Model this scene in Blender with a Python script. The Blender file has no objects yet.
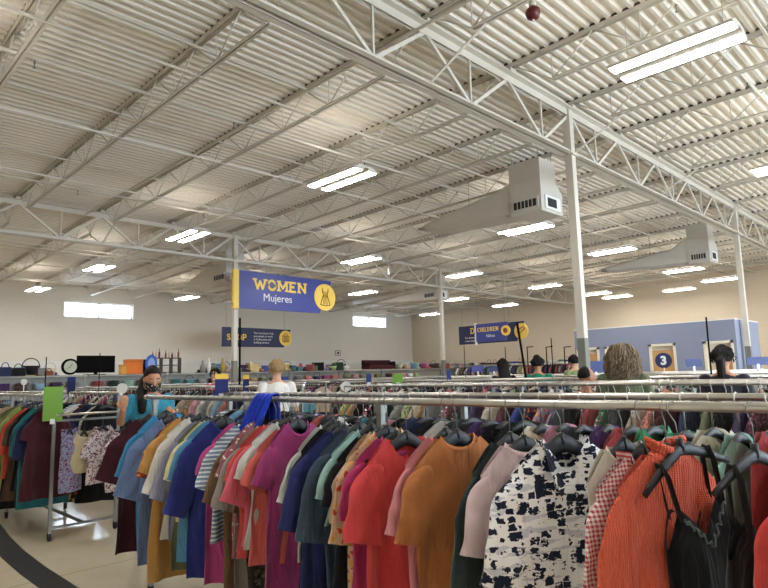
import bpy, math, random
from math import sin, cos, pi, radians, sqrt, atan2
from mathutils import Vector, Matrix, noise

COL = bpy.context.scene.collection
SC = bpy.context.scene
rnd = random.Random(7)

# ------------------------------------------------------------------ camera
F_PX, EYE = 608.9, 1.5
YAW, PITCH, ROLL = radians(45.145), radians(7.5165), radians(-1.5177)
fw = Vector((sin(YAW)*cos(PITCH), cos(YAW)*cos(PITCH), sin(PITCH)))
rt = Vector((cos(YAW), -sin(YAW), 0)); up = rt.cross(fw)
rt2 = rt*cos(ROLL) + up*sin(ROLL); up2 = -rt*sin(ROLL) + up*cos(ROLL)
cam_d = bpy.data.cameras.new('camera'); cam = bpy.data.objects.new('camera', cam_d); COL.objects.link(cam)
M = Matrix(((rt2.x, up2.x, -fw.x, 0), (rt2.y, up2.y, -fw.y, 0), (rt2.z, up2.z, -fw.z, EYE), (0, 0, 0, 1)))
cam.matrix_world = M
cam_d.sensor_width = 36; cam_d.lens = F_PX*36/768; cam_d.clip_end = 200; cam_d.clip_start = .05
SC.camera = cam

def proj(p):
    q = Vector(p) - Vector((0, 0, EYE)); d = q.dot(fw)
    return 384 + F_PX*q.dot(rt2)/d, 294 - F_PX*q.dot(up2)/d
def ray(x, y):
    return rt2*((x-384)/F_PX) + up2*((294-y)/F_PX) + fw
def at_x(x, y, X):
    d = ray(x, y); return Vector((0, 0, EYE)) + d*(X/d.x)
def at_y(x, y, Y):
    d = ray(x, y); return Vector((0, 0, EYE)) + d*(Y/d.y)
def at_z(x, y, z):
    d = ray(x, y); return Vector((0, 0, EYE)) + d*((z-EYE)/d.z)
def at_d(x, y, dist):                       # a point at a horizontal distance
    d = ray(x, y); return Vector((0, 0, EYE)) + d*(dist/sqrt(d.x*d.x+d.y*d.y))

# ------------------------------------------------------------------ materials
def lin(c):
    return tuple(((v/12.92) if v <= .04045 else ((v+.055)/1.055)**2.4) for v in c)
def hexc(h):
    h = h.lstrip('#'); return lin(tuple(int(h[i:i+2], 16)/255 for i in (0, 2, 4)))
def node_mat(name):
    m = bpy.data.materials.new(name); m.use_nodes = True
    nt = m.node_tree; b = nt.nodes['Principled BSDF']
    return m, nt, b
def N(nt, t, **kw):
    n = nt.nodes.new(t)
    for k, v in kw.items():
        if k.startswith('i_'):
            n.inputs[k[2:].replace('_', ' ')].default_value = v
        else: setattr(n, k, v)
    return n
def mathn(nt, op, a, b=None, c=None):
    n = nt.nodes.new('ShaderNodeMath'); n.operation = op
    for i, v in enumerate((a, b, c)):
        if v is None: continue
        if isinstance(v, (int, float)): n.inputs[i].default_value = v
        else: nt.links.new(v, n.inputs[i])
    return n.outputs[0]
def mixc(nt, fac, a, b):
    n = nt.nodes.new('ShaderNodeMix'); n.data_type = 'RGBA'
    for s, v in ((n.inputs[0], fac), (n.inputs[6], a), (n.inputs[7], b)):
        if isinstance(v, (int, float)): s.default_value = v
        elif isinstance(v, tuple): s.default_value = (*v[:3], 1)
        else: nt.links.new(v, s)
    return n.outputs[2]
def bump(nt, b, h, strength=.3, dist=.01):
    n = nt.nodes.new('ShaderNodeBump'); n.inputs['Strength'].default_value = strength; n.inputs['Distance'].default_value = dist
    nt.links.new(h, n.inputs['Height']); nt.links.new(n.outputs[0], b.inputs['Normal'])
    for q in nt.nodes:
        if q.type == 'BUMP' and q != n: nt.links.new(q.outputs[0], n.inputs['Normal'])
def plain(name, col, rough=.5, metal=0, noise_amt=.06, scale=6, bmp=0):
    m, nt, b = node_mat(name)
    if isinstance(col, str): col = hexc(col)
    tc = N(nt, 'ShaderNodeTexCoord'); ns = N(nt, 'ShaderNodeTexNoise'); ns.inputs['Scale'].default_value = scale
    ns.inputs['Detail'].default_value = 4
    nt.links.new(tc.outputs['Object'], ns.inputs['Vector'])
    d = tuple(max(0, c*(1-noise_amt*2)) for c in col)
    nt.links.new(mixc(nt, ns.outputs[0], d, col), b.inputs['Base Color'])
    b.inputs['Roughness'].default_value = rough; b.inputs['Metallic'].default_value = metal
    if bmp: bump(nt, b, ns.outputs[0], bmp)
    return m
def emis(name, col, s):
    m, nt, b = node_mat(name)
    b.inputs['Base Color'].default_value = (*col, 1); b.inputs['Emission Color'].default_value = (*col, 1)
    b.inputs['Emission Strength'].default_value = s
    return m

MAT = {}
MAT['steel_paint'] = plain('painted_steel', '#cdc6ba', .45, 0, .05, 3)
MAT['deck'] = plain('painted_deck', '#ddd5c9', .5, 0, .05, 2)
MAT['duct'] = plain('painted_duct', '#c9c3b9', .45)
MAT['chrome'] = plain('chrome', '#c9c6c0', .3, 1, .03)
MAT['steel'] = plain('brushed_steel', '#84847f', .45, .45, .04)
MAT['black_plastic'] = plain('black_plastic', '#0e0f11', .5, 0, .1)
MAT['black'] = plain('matte_black', '#0b0b0c', .95)
MAT['black'].node_tree.nodes['Principled BSDF'].inputs['Specular IOR Level'].default_value = .1
MAT['shelf'] = plain('shelf_grey', '#a9a69e', .5)
MAT['rubber'] = plain('rubber', '#17161a', .7)
MAT['white'] = plain('white_enamel', '#e9e8e4', .4)
MAT['sign_blue'] = plain('sign_blue', '#3a4390', .4, 0, .03)
MAT['sign_navy'] = plain('sign_navy', '#1b2350', .45, 0, .03)
MAT['yellow'] = plain('sign_yellow', '#f6cf5c', .5, 0, .03)
MAT['brown_red'] = plain('icon_brown', '#8a4a2c', .5)
MAT['grille'] = plain('grille_dark', '#1d1d1f', .6)
MAT['wood'] = plain('maple_wood', '#c79b63', .45, 0, .1, 8)
MAT['darkwood'] = plain('dark_wood', '#3b2118', .4, 0, .1, 8)
MAT['cream'] = plain('cream_paint', '#e9dfc9', .5)
MAT['partition'] = plain('partition_blue', '#878da3', .6, 0, .03)
MAT['green_tag'] = plain('lime_card', '#6f9c38', .5, 0, .03)
MAT['blue_tag'] = plain('blue_card', '#22306e', .45, 0, .03)
MAT['red'] = plain('red_enamel', '#5c1216', .4)
MAT['grey_paint'] = plain('grey_column_paint', '#77776f', .5)
MAT['gap_dark'] = plain('dark_gap_fill', '#4a4038', .8)  # dark colour for the strip that stands in for the gaps above the joists
MAT['lens'] = emis('light_lens', (1, .97, .93), 24.0); MAT['uplight_fill'] = emis('added_uplight_glow', (1, .93, .85), 6.0)  # second glow is an added uplight that brightens the ceiling

# wall: painted block
def wall_mat(name, col):
    m, nt, b = node_mat(name)
    tc = N(nt, 'ShaderNodeTexCoord'); mp = N(nt, 'ShaderNodeMapping')
    sx = N(nt, 'ShaderNodeSeparateXYZ'); nt.links.new(tc.outputs['Object'], sx.inputs[0])
    cb = N(nt, 'ShaderNodeCombineXYZ')
    nt.links.new(mathn(nt, 'ADD', sx.outputs[0], sx.outputs[1]), cb.inputs[0]); nt.links.new(sx.outputs[2], cb.inputs[1])
    br = N(nt, 'ShaderNodeTexBrick'); br.inputs['Scale'].default_value = 1
    br.inputs['Brick Width'].default_value = .4; br.inputs['Row Height'].default_value = .2; br.inputs['Mortar Size'].default_value = .006
    br.inputs['Mortar Smooth'].default_value = .6
    c = hexc(col); br.inputs['Color1'].default_value = (*c, 1); br.inputs['Color2'].default_value = (*[v*.98 for v in c], 1)
    br.inputs['Mortar'].default_value = (*[v*.93 for v in c], 1)
    nt.links.new(cb.outputs[0], br.inputs['Vector'])
    nt.links.new(br.outputs['Color'], b.inputs['Base Color']); b.inputs['Roughness'].default_value = .7
    bump(nt, b, br.outputs['Fac'], -.15, .004)
    return m
MAT['wall'] = wall_mat('painted_block_wall', '#e2dbd0')
MAT['wall_tan'] = wall_mat('tan_block_wall', '#cfbfa8')

def floor_mat():
    m, nt, b = node_mat('polished_concrete')
    tc = N(nt, 'ShaderNodeTexCoord')
    n1 = N(nt, 'ShaderNodeTexNoise'); n1.inputs['Scale'].default_value = 1.3; n1.inputs['Detail'].default_value = 6
    n2 = N(nt, 'ShaderNodeTexNoise'); n2.inputs['Scale'].default_value = 14; n2.inputs['Detail'].default_value = 5
    for n in (n1, n2): nt.links.new(tc.outputs['Object'], n.inputs['Vector'])
    a = mixc(nt, n1.outputs[0], hexc('#bcb198'), hexc('#d8ceb8'))
    a = mixc(nt, mathn(nt, 'MULTIPLY', n2.outputs[0], .35), a, hexc('#a89c85'))
    sx = N(nt, 'ShaderNodeSeparateXYZ'); nt.links.new(tc.outputs['Object'], sx.inputs[0])
    f = None
    for ax, off, per in ((0, .55, 4.7), (1, 5.38, 3.8)):
        w = mathn(nt, 'PINGPONG', mathn(nt, 'SUBTRACT', sx.outputs[ax], off), per/2)
        l = mathn(nt, 'LESS_THAN', w, .006)
        f = l if f is None else mathn(nt, 'MAXIMUM', f, l)
    a = mixc(nt, mathn(nt, 'MULTIPLY', f, .6), a, hexc('#6a6150'))
    nt.links.new(a, b.inputs['Base Color'])
    b.inputs['Roughness'].default_value = .2; b.inputs['Specular IOR Level'].default_value = .6
    r = mathn(nt, 'MULTIPLY_ADD', n2.outputs[0],   .1, .07); nt.links.new(r, b.inputs['Roughness'])
    return m
MAT['floor'] = floor_mat()
MAT['floor_black'] = plain('black_floor_tape', '#1c1b1c', .45)

def glass_mat():
    m = bpy.data.materials.new('window_glass'); m.use_nodes = True; nt = m.node_tree; nt.nodes.clear()
    o = N(nt, 'ShaderNodeOutputMaterial'); t = N(nt, 'ShaderNodeBsdfTransparent'); g = N(nt, 'ShaderNodeBsdfGlossy')
    g.inputs['Roughness'].default_value = .03; t.inputs[0].default_value = (.93, .97, 1, 1)
    x = N(nt, 'ShaderNodeMixShader'); x.inputs[0].default_value = .06
    nt.links.new(t.outputs[0], x.inputs[1]); nt.links.new(g.outputs[0], x.inputs[2])
    nt.links.new(x.outputs[0], o.inputs[0]); return m
MAT['glass'] = glass_mat()

# fabrics take their colour from the object's own colour
def cloth_base(name, rough=.85):
    m, nt, b = node_mat(name)
    tc = N(nt, 'ShaderNodeTexCoord'); oi = N(nt, 'ShaderNodeObjectInfo')
    n = N(nt, 'ShaderNodeTexNoise'); n.inputs['Scale'].default_value = 160; n.inputs['Detail'].default_value = 2
    nt.links.new(tc.outputs['Object'], n.inputs['Vector'])
    b.inputs['Roughness'].default_value = rough; b.inputs['Sheen Weight'].default_value = .15
    b.inputs['Specular IOR Level'].default_value = .2
    mp = N(nt, 'ShaderNodeMapping'); mp.inputs['Scale'].default_value = (13, 13, 4.5); nt.links.new(tc.outputs['Object'], mp.inputs[0])
    wr = N(nt, 'ShaderNodeTexNoise'); wr.inputs['Scale'].default_value = 1.0; wr.inputs['Detail'].default_value = 3; wr.inputs['Distortion'].default_value = .8
    nt.links.new(mp.outputs[0], wr.inputs['Vector'])
    b2 = N(nt, 'ShaderNodeBump'); b2.inputs['Strength'].default_value = .8; b2.inputs['Distance'].default_value = .03
    nt.links.new(wr.outputs[0], b2.inputs['Height']); m['wrinkle'] = b2.name
    return m, nt, b, tc, oi, n
def mk_plain_cloth():
    m, nt, b, tc, oi, n = cloth_base('plain_cloth')
    big = N(nt, 'ShaderNodeTexNoise'); big.inputs['Scale'].default_value = 9; nt.links.new(tc.outputs['Object'], big.inputs['Vector'])
    hs = N(nt, 'ShaderNodeHueSaturation'); nt.links.new(oi.outputs['Color'], hs.inputs['Color'])
    nt.links.new(mathn(nt, 'MULTIPLY_ADD', big.outputs[0], .3, .85), hs.inputs['Value'])
    nt.links.new(hs.outputs[0], b.inputs['Base Color']); bump(nt, b, n.outputs[0], .35, .003); return m
def mk_ink():
    m, nt, b, tc, oi, n = cloth_base('ink_blot_print')
    mp = N(nt, 'ShaderNodeMapping'); mp.inputs['Scale'].default_value = (27, 27, 38); nt.links.new(tc.outputs['Object'], mp.inputs[0])
    w = N(nt, 'ShaderNodeTexNoise'); w.inputs['Scale'].default_value = 2.2; w.inputs['Detail'].default_value = 3
    nt.links.new(mp.outputs[0], w.inputs['Vector'])
    add = N(nt, 'ShaderNodeVectorMath'); add.operation = 'MULTIPLY_ADD'
    nt.links.new(w.outputs['Color'], add.inputs[0]); add.inputs[1].default_value = (.75, .75, .75); nt.links.new(mp.outputs[0], add.inputs[2])
    v = N(nt, 'ShaderNodeTexVoronoi'); v.distance = 'CHEBYCHEV'; v.inputs['Scale'].default_value = 1.0; v.inputs['Randomness'].default_value = .55
    nt.links.new(add.outputs[0], v.inputs['Vector'])
    sp = N(nt, 'ShaderNodeSeparateColor'); nt.links.new(v.outputs['Color'], sp.inputs[0])
    thr = mathn(nt, 'MULTIPLY_ADD', sp.outputs[0], .56, .08)
    f = mathn(nt, 'LESS_THAN', v.outputs['Distance'], thr)
    mp2 = N(nt, 'ShaderNodeMapping'); mp2.inputs['Scale'].default_value = (9, 9, 40); nt.links.new(tc.outputs['Object'], mp2.inputs[0])
    w2 = N(nt, 'ShaderNodeTexNoise'); w2.inputs['Scale'].default_value = 1; w2.inputs['Detail'].default_value = 4
    nt.links.new(mp2.outputs[0], w2.inputs['Vector'])
    g = mathn(nt, 'GREATER_THAN', w2.outputs[0], .56)
    base = mixc(nt, mathn(nt, 'MULTIPLY', g, .45), hexc('#f6f5f7'), hexc('#9aa0b8'))
    nt.links.new(mixc(nt, f, base, hexc('#1b2238')), b.inputs['Base Color']); bump(nt, b, n.outputs[0], .35, .003); return m
def mk_gingham():
    m, nt, b, tc, oi, n = cloth_base('gingham')
    s = N(nt, 'ShaderNodeSeparateXYZ'); nt.links.new(tc.outputs['Object'], s.inputs[0])
    fs = [mathn(nt, 'LESS_THAN', mathn(nt, 'FRACT', mathn(nt, 'MULTIPLY', s.outputs[i], 75)), .5) for i in (0, 2)]
    f = mathn(nt, 'MULTIPLY', mathn(nt, 'ADD', *fs), .5)
    nt.links.new(mixc(nt, f, (.85, .8, .8), oi.outputs['Color']), b.inputs['Base Color']); bump(nt, b, n.outputs[0], .3, .003); return m
def mk_floral(name, c2, c3, scale=32, share=.36):
    m, nt, b, tc, oi, n = cloth_base(name)
    v = N(nt, 'ShaderNodeTexVoronoi'); v.inputs['Scale'].default_value = scale
    w = N(nt, 'ShaderNodeTexNoise'); w.inputs['Scale'].default_value = scale*.7
    nt.links.new(tc.outputs['Object'], w.inputs['Vector'])
    add = N(nt, 'ShaderNodeVectorMath'); add.operation = 'MULTIPLY_ADD'
    nt.links.new(w.outputs['Color'], add.inputs[0]); add.inputs[1].default_value = (.05,)*3; nt.links.new(tc.outputs['Object'], add.inputs[2])
    nt.links.new(add.outputs[0], v.inputs['Vector'])
    f = mathn(nt, 'LESS_THAN', v.outputs['Distance'], share)
    sp = N(nt, 'ShaderNodeSeparateColor'); nt.links.new(v.outputs['Color'], sp.inputs[0])
    pick = mathn(nt, 'GREATER_THAN', sp.outputs[1], .5)
    k = mixc(nt, pick, hexc(c2), hexc(c3))
    nt.links.new(mixc(nt, f, oi.outputs['Color'], k), b.inputs['Base Color']); bump(nt, b, n.outputs[0], .3, .003); return m
def mk_stripe(name, c2, ax=2, freq=28, duty=.5):
    m, nt, b, tc, oi, n = cloth_base(name)
    s = N(nt, 'ShaderNodeSeparateXYZ'); nt.links.new(tc.outputs['Object'], s.inputs[0])
    f = mathn(nt, 'LESS_THAN', mathn(nt, 'FRACT', mathn(nt, 'MULTIPLY', s.outputs[ax], freq)), duty)
    nt.links.new(mixc(nt, f, oi.outputs['Color'], hexc(c2)), b.inputs['Base Color']); bump(nt, b, n.outputs[0], .3, .003); return m
def mk_knit():
    m, nt, b, tc, oi, n = cloth_base('rib_knit')
    s = N(nt, 'ShaderNodeSeparateXYZ'); nt.links.new(tc.outputs['Object'], s.inputs[0])
    w = mathn(nt, 'SINE', mathn(nt, 'MULTIPLY', s.outputs[0], 700))
    w2 = mathn(nt, 'SINE', mathn(nt, 'MULTIPLY', s.outputs[2], 900))
    nt.links.new(oi.outputs['Color'], b.inputs['Base Color'])
    bump(nt, b, mathn(nt, 'MULTIPLY_ADD', w2, .4, w), .5, .004); return m
MAT['cloth'] = mk_plain_cloth(); MAT['ink'] = mk_ink(); MAT['gingham'] = mk_gingham(); MAT['knit'] = mk_knit()
MAT['floral_red'] = mk_floral('red_floral', '#c24a2e', '#d9a04c'); MAT['floral_pink'] = mk_floral('pink_floral', '#b25a7a', '#e6d9cf', 38)
MAT['paisley'] = mk_floral('plum_paisley', '#6a2f48', '#8c5a6c', 46, .42)
MAT['plaid'] = mk_stripe('blue_stripe', '#dfe6ee', 2, 45, .4); MAT['vstripe'] = mk_stripe('pin_stripe', '#e8e4dc', 0, 40, .3)

# ------------------------------------------------------------------ mesh tools
class MB:
    def __init__(s): s.v = []; s.f = []; s.sm = []
    def quad(s, a, b, c, d, sm=False):
        n = len(s.v); s.v += [tuple(a), tuple(b), tuple(c), tuple(d)]; s.f.append((n, n+1, n+2, n+3)); s.sm.append(sm)
    def box(s, x0, x1, y0, y1, z0, z1):
        n = len(s.v)
        s.v += [(x0, y0, z0), (x1, y0, z0), (x1, y1, z0), (x0, y1, z0), (x0, y0, z1), (x1, y0, z1), (x1, y1, z1), (x0, y1, z1)]
        for f in ((0, 3, 2, 1), (4, 5, 6, 7), (0, 1, 5, 4), (1, 2, 6, 5), (2, 3, 7, 6), (3, 0, 4, 7)):
            s.f.append(tuple(n+i for i in f)); s.sm.append(False)
    def bar(s, a, b, w, h, upv=(0, 0, 1)):
        a = Vector(a); b = Vector(b); d = (b-a).normalized(); u = Vector(upv)
        if abs(d.dot(u)) > .98: u = Vector((0, 1, 0))
        r = d.cross(u).normalized(); u = r.cross(d)
        n = len(s.v)
        for p in (a, b):
            for i, j in ((-1, -1), (1, -1), (1, 1), (-1, 1)): s.v.append(tuple(p + r*(w/2*i) + u*(h/2*j)))
        for f in ((0, 1, 2, 3), (7, 6, 5, 4), (0, 4, 5, 1), (1, 5, 6, 2), (2, 6, 7, 3), (3, 7, 4, 0)):
            s.f.append(tuple(n+i for i in f)); s.sm.append(False)
    def tube(s, pts, rad, n=8, cap=True, flat=None, refl=None):
        pts = [Vector(p) for p in pts]
        if not isinstance(rad, (list, tuple)): rad = [rad]*len(pts)
        b0 = len(s.v); prev = None
        for i, p in enumerate(pts):
            d = (pts[min(i+1, len(pts)-1)] - pts[max(i-1, 0)]).normalized()
            if prev is None:
                u = Vector(refl) if refl else (Vector((0, 0, 1)) if abs(d.z) < .9 else Vector((0, 1, 0)))
            else: u = prev
            r = d.cross(u).normalized(); u = r.cross(d).normalized(); prev = u
            ra, rb = rad[i] if isinstance(rad[i], tuple) else (rad[i], rad[i])
            for k in range(n):
                a = 2*pi*k/n; s.v.append(tuple(p + r*(cos(a)*ra) + u*(sin(a)*rb)))
        for i in range(len(pts)-1):
            for k in range(n):
                s.f.append((b0+i*n+k, b0+i*n+(k+1) % n, b0+(i+1)*n+(k+1) % n, b0+(i+1)*n+k)); s.sm.append(True)
        if cap:
            s.f.append(tuple(b0+k for k in range(n-1, -1, -1))); s.sm.append(False)
            e = b0+(len(pts)-1)*n; s.f.append(tuple(e+k for k in range(n))); s.sm.append(False)
    def cyl(s, a, b, r, n=12): s.tube([a, b], r, n)
    def capsule(s, a, b, ra, rb, n=14):
        a = Vector(a); b = Vector(b); d = (b-a).normalized(); pts = []; rr = []
        for t in (1, .85, .5, 0): pts.append(a-d*ra*t); rr.append(max(ra*sqrt(1-t*t), ra*.02))
        for t in (0, .5, .85, 1): pts.append(b+d*rb*t); rr.append(max(rb*sqrt(1-t*t), rb*.02))
        s.tube(pts, rr, n)
    def ell(s, c, r, nu=16, nv=10, fn=None):
        c = Vector(c); b0 = len(s.v)
        for j in range(nv+1):
            th = pi*j/nv
            for i in range(nu):
                a = 2*pi*i/nu; p = Vector((sin(th)*cos(a), sin(th)*sin(a), cos(th)))
                q = Vector((p.x*r[0], p.y*r[1], p.z*r[2]))
                if fn: q = fn(p, q)
                s.v.append(tuple(c+q))
        for j in range(nv):
            for i in range(nu):
                s.f.append((b0+j*nu+i, b0+(j+1)*nu+i, b0+(j+1)*nu+(i+1) % nu, b0+j*nu+(i+1) % nu)); s.sm.append(True)
    def grid(s, rows, closed=False, sm=True):
        b0 = len(s.v); n = len(rows[0])
        for r in rows: s.v += [tuple(p) for p in r]
        for j in range(len(rows)-1):
            for i in range(n if closed else n-1):
                s.f.append((b0+j*n+i, b0+j*n+(i+1) % n, b0+(j+1)*n+(i+1) % n, b0+(j+1)*n+i)); s.sm.append(sm)
    def prism(s, poly, axis, a, b):
        # poly of 2-D points, extruded from a to b along an axis (0,1,2)
        def P(p, t):
            q = [p[0], p[1]]; q.insert(axis, t); return tuple(q)
        n = len(s.v); k = len(poly)
        s.v += [P(p, a) for p in poly] + [P(p, b) for p in poly]
        s.f.append(tuple(n+i for i in range(k))); s.f.append(tuple(n+k+i for i in range(k-1, -1, -1))); s.sm += [False, False]
        for i in range(k): s.f.append((n+i, n+k+i, n+k+(i+1) % k, n+(i+1) % k)); s.sm.append(False)
    def mesh(s, name, mat):
        me = bpy.data.meshes.new(name); me.from_pydata(s.v, [], s.f)
        me.polygons.foreach_set('use_smooth', s.sm); me.materials.append(MAT[mat] if isinstance(mat, str) else mat)
        me.update(); return me
    def build(s, name, mat, parent=None, loc=None, rz=None):
        o = bpy.data.objects.new(name, s.mesh(name, mat)); COL.objects.link(o)
        if parent: o.parent = parent
        if loc is not None: o.location = loc
        if rz is not None: o.rotation_euler = (0, 0, rz)
        return o
def empty(name, loc=(0, 0, 0), rz=0):
    o = bpy.data.objects.new(name, None); COL.objects.link(o); o.location = loc; o.rotation_euler = (0, 0, rz); o.empty_display_size = .1; return o
def tag(o, label, cat, group=None, kind=None):
    o['label'] = label; o['category'] = cat
    if group: o['group'] = group
    if kind: o['kind'] = kind
    return o
def struct(o, label=None):
    o['kind'] = 'structure'
    if label: o['label'] = label
    return o
def remesh(o, vox, smooth=2):
    m = o.modifiers.new('remesh', 'REMESH'); m.mode = 'VOXEL'; m.voxel_size = vox; m.use_smooth_shade = True
    if smooth:
        k = o.modifiers.new('smooth', 'SMOOTH'); k.iterations = smooth; k.factor = .5
def recalc(o):
    import bmesh
    bm = bmesh.new(); bm.from_mesh(o.data); bmesh.ops.recalc_face_normals(bm, faces=bm.faces[:]); bm.to_mesh(o.data); bm.free()
def copy_tree(o, parent=None):
    c = o.copy(); COL.objects.link(c)
    if parent: c.parent = parent
    for ch in list(o.children): copy_tree(ch, c)
    return c
ORD = ['first', 'second', 'third', 'fourth', 'fifth', 'sixth', 'seventh', 'eighth', 'ninth', 'tenth', 'eleventh', 'twelfth']
def ordn(n):
    if n < 12: return ORD[n]
    n += 1
    return '%d%s' % (n, {1: 'st', 2: 'nd', 3: 'rd'}.get(n % 10 if n % 100 not in (11, 12, 13) else 0, 'th'))

# ------------------------------------------------------------------ the shell
X0, X1, Y0, Y1, ZC = -6.0, 30.4, -8.0, 27.7, 6.05
def rz(y): return -.018*(y-4.75)          # the roof falls gently toward the back wall
def slope(b, off=0):
    b.v = [(x, y, z+rz(y+off)) for x, y, z in b.v]; return b
b = MB(); b.box(X0-.3, X1+.3, Y0-.3, Y1+.3, -.2, 0); struct(b.build('floor', 'floor'), 'polished beige concrete floor with fine joints')
# black band set in the floor
b = MB()
pts = [(0, 1.60, 5.0), (0, 1.585, 5.6), (0, 1.60, 6.2), (0, 1.62, 6.8), (0, 1.72, 7.6), (0, 1.9, 8.6), (0, 2.1, 9.6)]
ctr = [(1.60, 3.0), (1.615, 4.0), (1.62, 5.1), (1.62, 5.7), (1.645, 6.4), (1.70, 7.1), (1.79, 7.9), (1.93, 8.9), (2.1, 10.0)]
rows = []
for x, y in ctr: rows.append([(x-.1, y, .0015), (x+.1, y+.02, .0015)])
rows = [[(a[0], a[1], .003), (c[0], c[1], .003)] for a, c in rows]
b.grid(rows, sm=False); o = b.build('floor_marking', 'floor_black'); struct(o, 'black band running along the aisle floor')
mod = o.modifiers.new('solid', 'SOLIDIFY'); mod.thickness = .002

# walls with window openings: boxes around the holes
def wall_y(name, Y, th, holes, mat, label, z1=6.4, xa=X0, xb=X1):
    b = MB(); xs = sorted(holes); x = xa
    for (hx0, hx1, hz0, hz1) in xs:
        b.box(x, hx0, Y, Y+th, 0, z1); b.box(hx0, hx1, Y, Y+th, 0, hz0); b.box(hx0, hx1, Y, Y+th, hz1, z1); x = hx1
    b.box(x, xb, Y, Y+th, 0, z1)
    return struct(b.build(name, mat), label)
WINS = [(8.58, 11.53, 4.27, 4.96), (25.1, 27.95, 4.47, 5.13)]
wall_y('wall_back', Y1, .3, WINS, 'wall', 'painted block wall with two high windows', z1=5.75)
b = MB(); b.box(X1, X1+.3, Y0-.3, Y1+.3, 0, 6.4); struct(b.build('wall_right', 'wall_tan'), 'tan painted block wall behind the fitting rooms')
b = MB(); b.box(X0-.3, X0, Y0-.3, Y1+.3, 0, 6.4); struct(b.build('wall_left', 'wall'))
FRONT = [(1.5, 6.5, .3, 4.2), (7.5, 12.5, .3, 4.2), (13.5, 18.5, .3, 4.2), (19.5, 24.5, .3, 4.2)]
wall_y('wall_front', Y0-.3, .3, FRONT, 'wall', None)
wi = 0
for (a, c, z0, z1), Y, inn in [(w, Y1, -1) for w in WINS] + [(w, Y0-.3, 1) for w in FRONT]:
    wi += 1
    root = struct(empty('window_%d' % wi, ((a+c)/2, Y+.15, z0)))
    root['label'] = 'high two-pane window in the painted block wall' if wi < 3 else 'storefront window'
    w = (c-a)/2; h = z1-z0; t = .06
    b = MB(); b.box(-w, w, -.06, .06, 0, t); b.box(-w, w, -.06, .06, h-t, h); b.box(-w, -w+t, -.06, .06, 0, h); b.box(w-t, w, -.06, .06, 0, h); b.box(-t/2, t/2, -.06, .06, 0, h)
    b.build('window_frame', 'white', root)
    for s in (-1, 1):
        b = MB(); b.box(min(s*t/2, s*(w-t)), max(s*t/2, s*(w-t)), -.008, .008, t, h-t); b.build('window_pane', 'glass', root)
    if wi < 3 or True:
        L = bpy.data.lights.new('daylight_portal', 'AREA'); L.shape = 'RECTANGLE'; L.size = c-a; L.size_y = h; L.cycles.is_portal = True
        lo = bpy.data.objects.new('daylight_portal', L); COL.objects.link(lo)
        lo.location = ((a+c)/2, Y+(.32 if inn < 0 else -.02), (z0+z1)/2)
        lo.rotation_euler = (radians(-90), 0, 0) if inn < 0 else (radians(90), 0, 0)
# slat panels and base cove along the back wall
b = MB()
for k in range(24): b.box(X0, X1-.02, Y1-.05, Y1-.005, .1*k+.006, .1*k+.094)
b.box(X0, X1-.02, Y1-.02, Y1, 0, 2.4)
struct(b.build('trim_1', 'white'), 'pale slatwall panelling along the foot of the back wall')

b = MB(); b.box(X1-.1, X1, Y0, Y1, ZC-.12, ZC-.01); slope(b); struct(b.build('trim_2', 'steel_paint'), 'painted steel ledger under the deck at the right wall')

# corrugated deck, flutes running along X
b = MB(); prof = []; y = Y0-.3; P = .152
while y < Y1+.3:
    prof += [(y, ZC), (y+.05, ZC), (y+.074, ZC+.04), (y+.128, ZC+.04)]; y += P
rows = [[(X0-.3, p[0], p[1]) for p in prof], [(X1+.3, p[0], p[1]) for p in prof]]
b.grid([rows[0], rows[1]], sm=False)
b.box(X0-.3, X1+.3, Y0-.3, Y1+.3, ZC+.075, ZC+.2); slope(b)
struct(b.build('ceiling', 'deck'), 'ribbed painted metal roof deck')

CX0 = 9.4; GY = [4.75, 15.62]; SP = 1.88
# joists
def joist_mesh(L, ext0, ext1):
    b = MB()
    for s in (-.028, .028):
        b.box(s-.024, s+.024, 0, L, ZC-.01, ZC-.001); b.box(s-.003+math.copysign(.01, s)-.0, s+.003+math.copysign(.01, s), 0, L, ZC-.055, ZC-.001)
        b.box(s-.02, s+.02, .75, L-.75, ZC-.5, ZC-.492); b.box(s-.003-math.copysign(.016, s), s+.003-math.copysign(.016, s), .75, L-.75, ZC-.5, ZC-.46)
    n = max(2, round((L-1.5)/1.2)); p = (L-1.5)/n; zt = ZC-.03; zb = ZC-.48
    for k in range(n+1):
        yb = .75+k*p
        b.cyl((0, yb, zb), (0, yb-p/2 if k else .12, zt), .011, 6)
        b.cyl((0, yb, zb), (0, yb+p/2 if k < n else L-.12, zt), .011, 6)
        b.cyl((0, yb, zb), (0, yb, zt), .008, 6)
    return b
spans = [(Y0, GY[0]), (GY[0], GY[1]), (GY[1], Y1)]
jx = [9.4+SP*k for k in range(-8, 12) if X0 < 9.4+SP*k < X1-.2]
for si, (a, c) in enumerate(spans):
    me = slope(joist_mesh(c-a, 0, 0), a).mesh('ceiling_joist', 'steel_paint')
    me2 = MB(); me2.box(-.045, .045, 0, c-a, ZC, ZC+.038); me2 = slope(me2, a).mesh('dark_gap_strip', 'gap_dark')  # added dark strip in the flute voids, so the gaps above the joist look dark
    for x in jx:
        o = bpy.data.objects.new('ceiling_joist', me); COL.objects.link(o); o.location = (x, a, 0); struct(o)
        q = bpy.data.objects.new('dark_gap_strip', me2); COL.objects.link(q); q.parent = o
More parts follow.
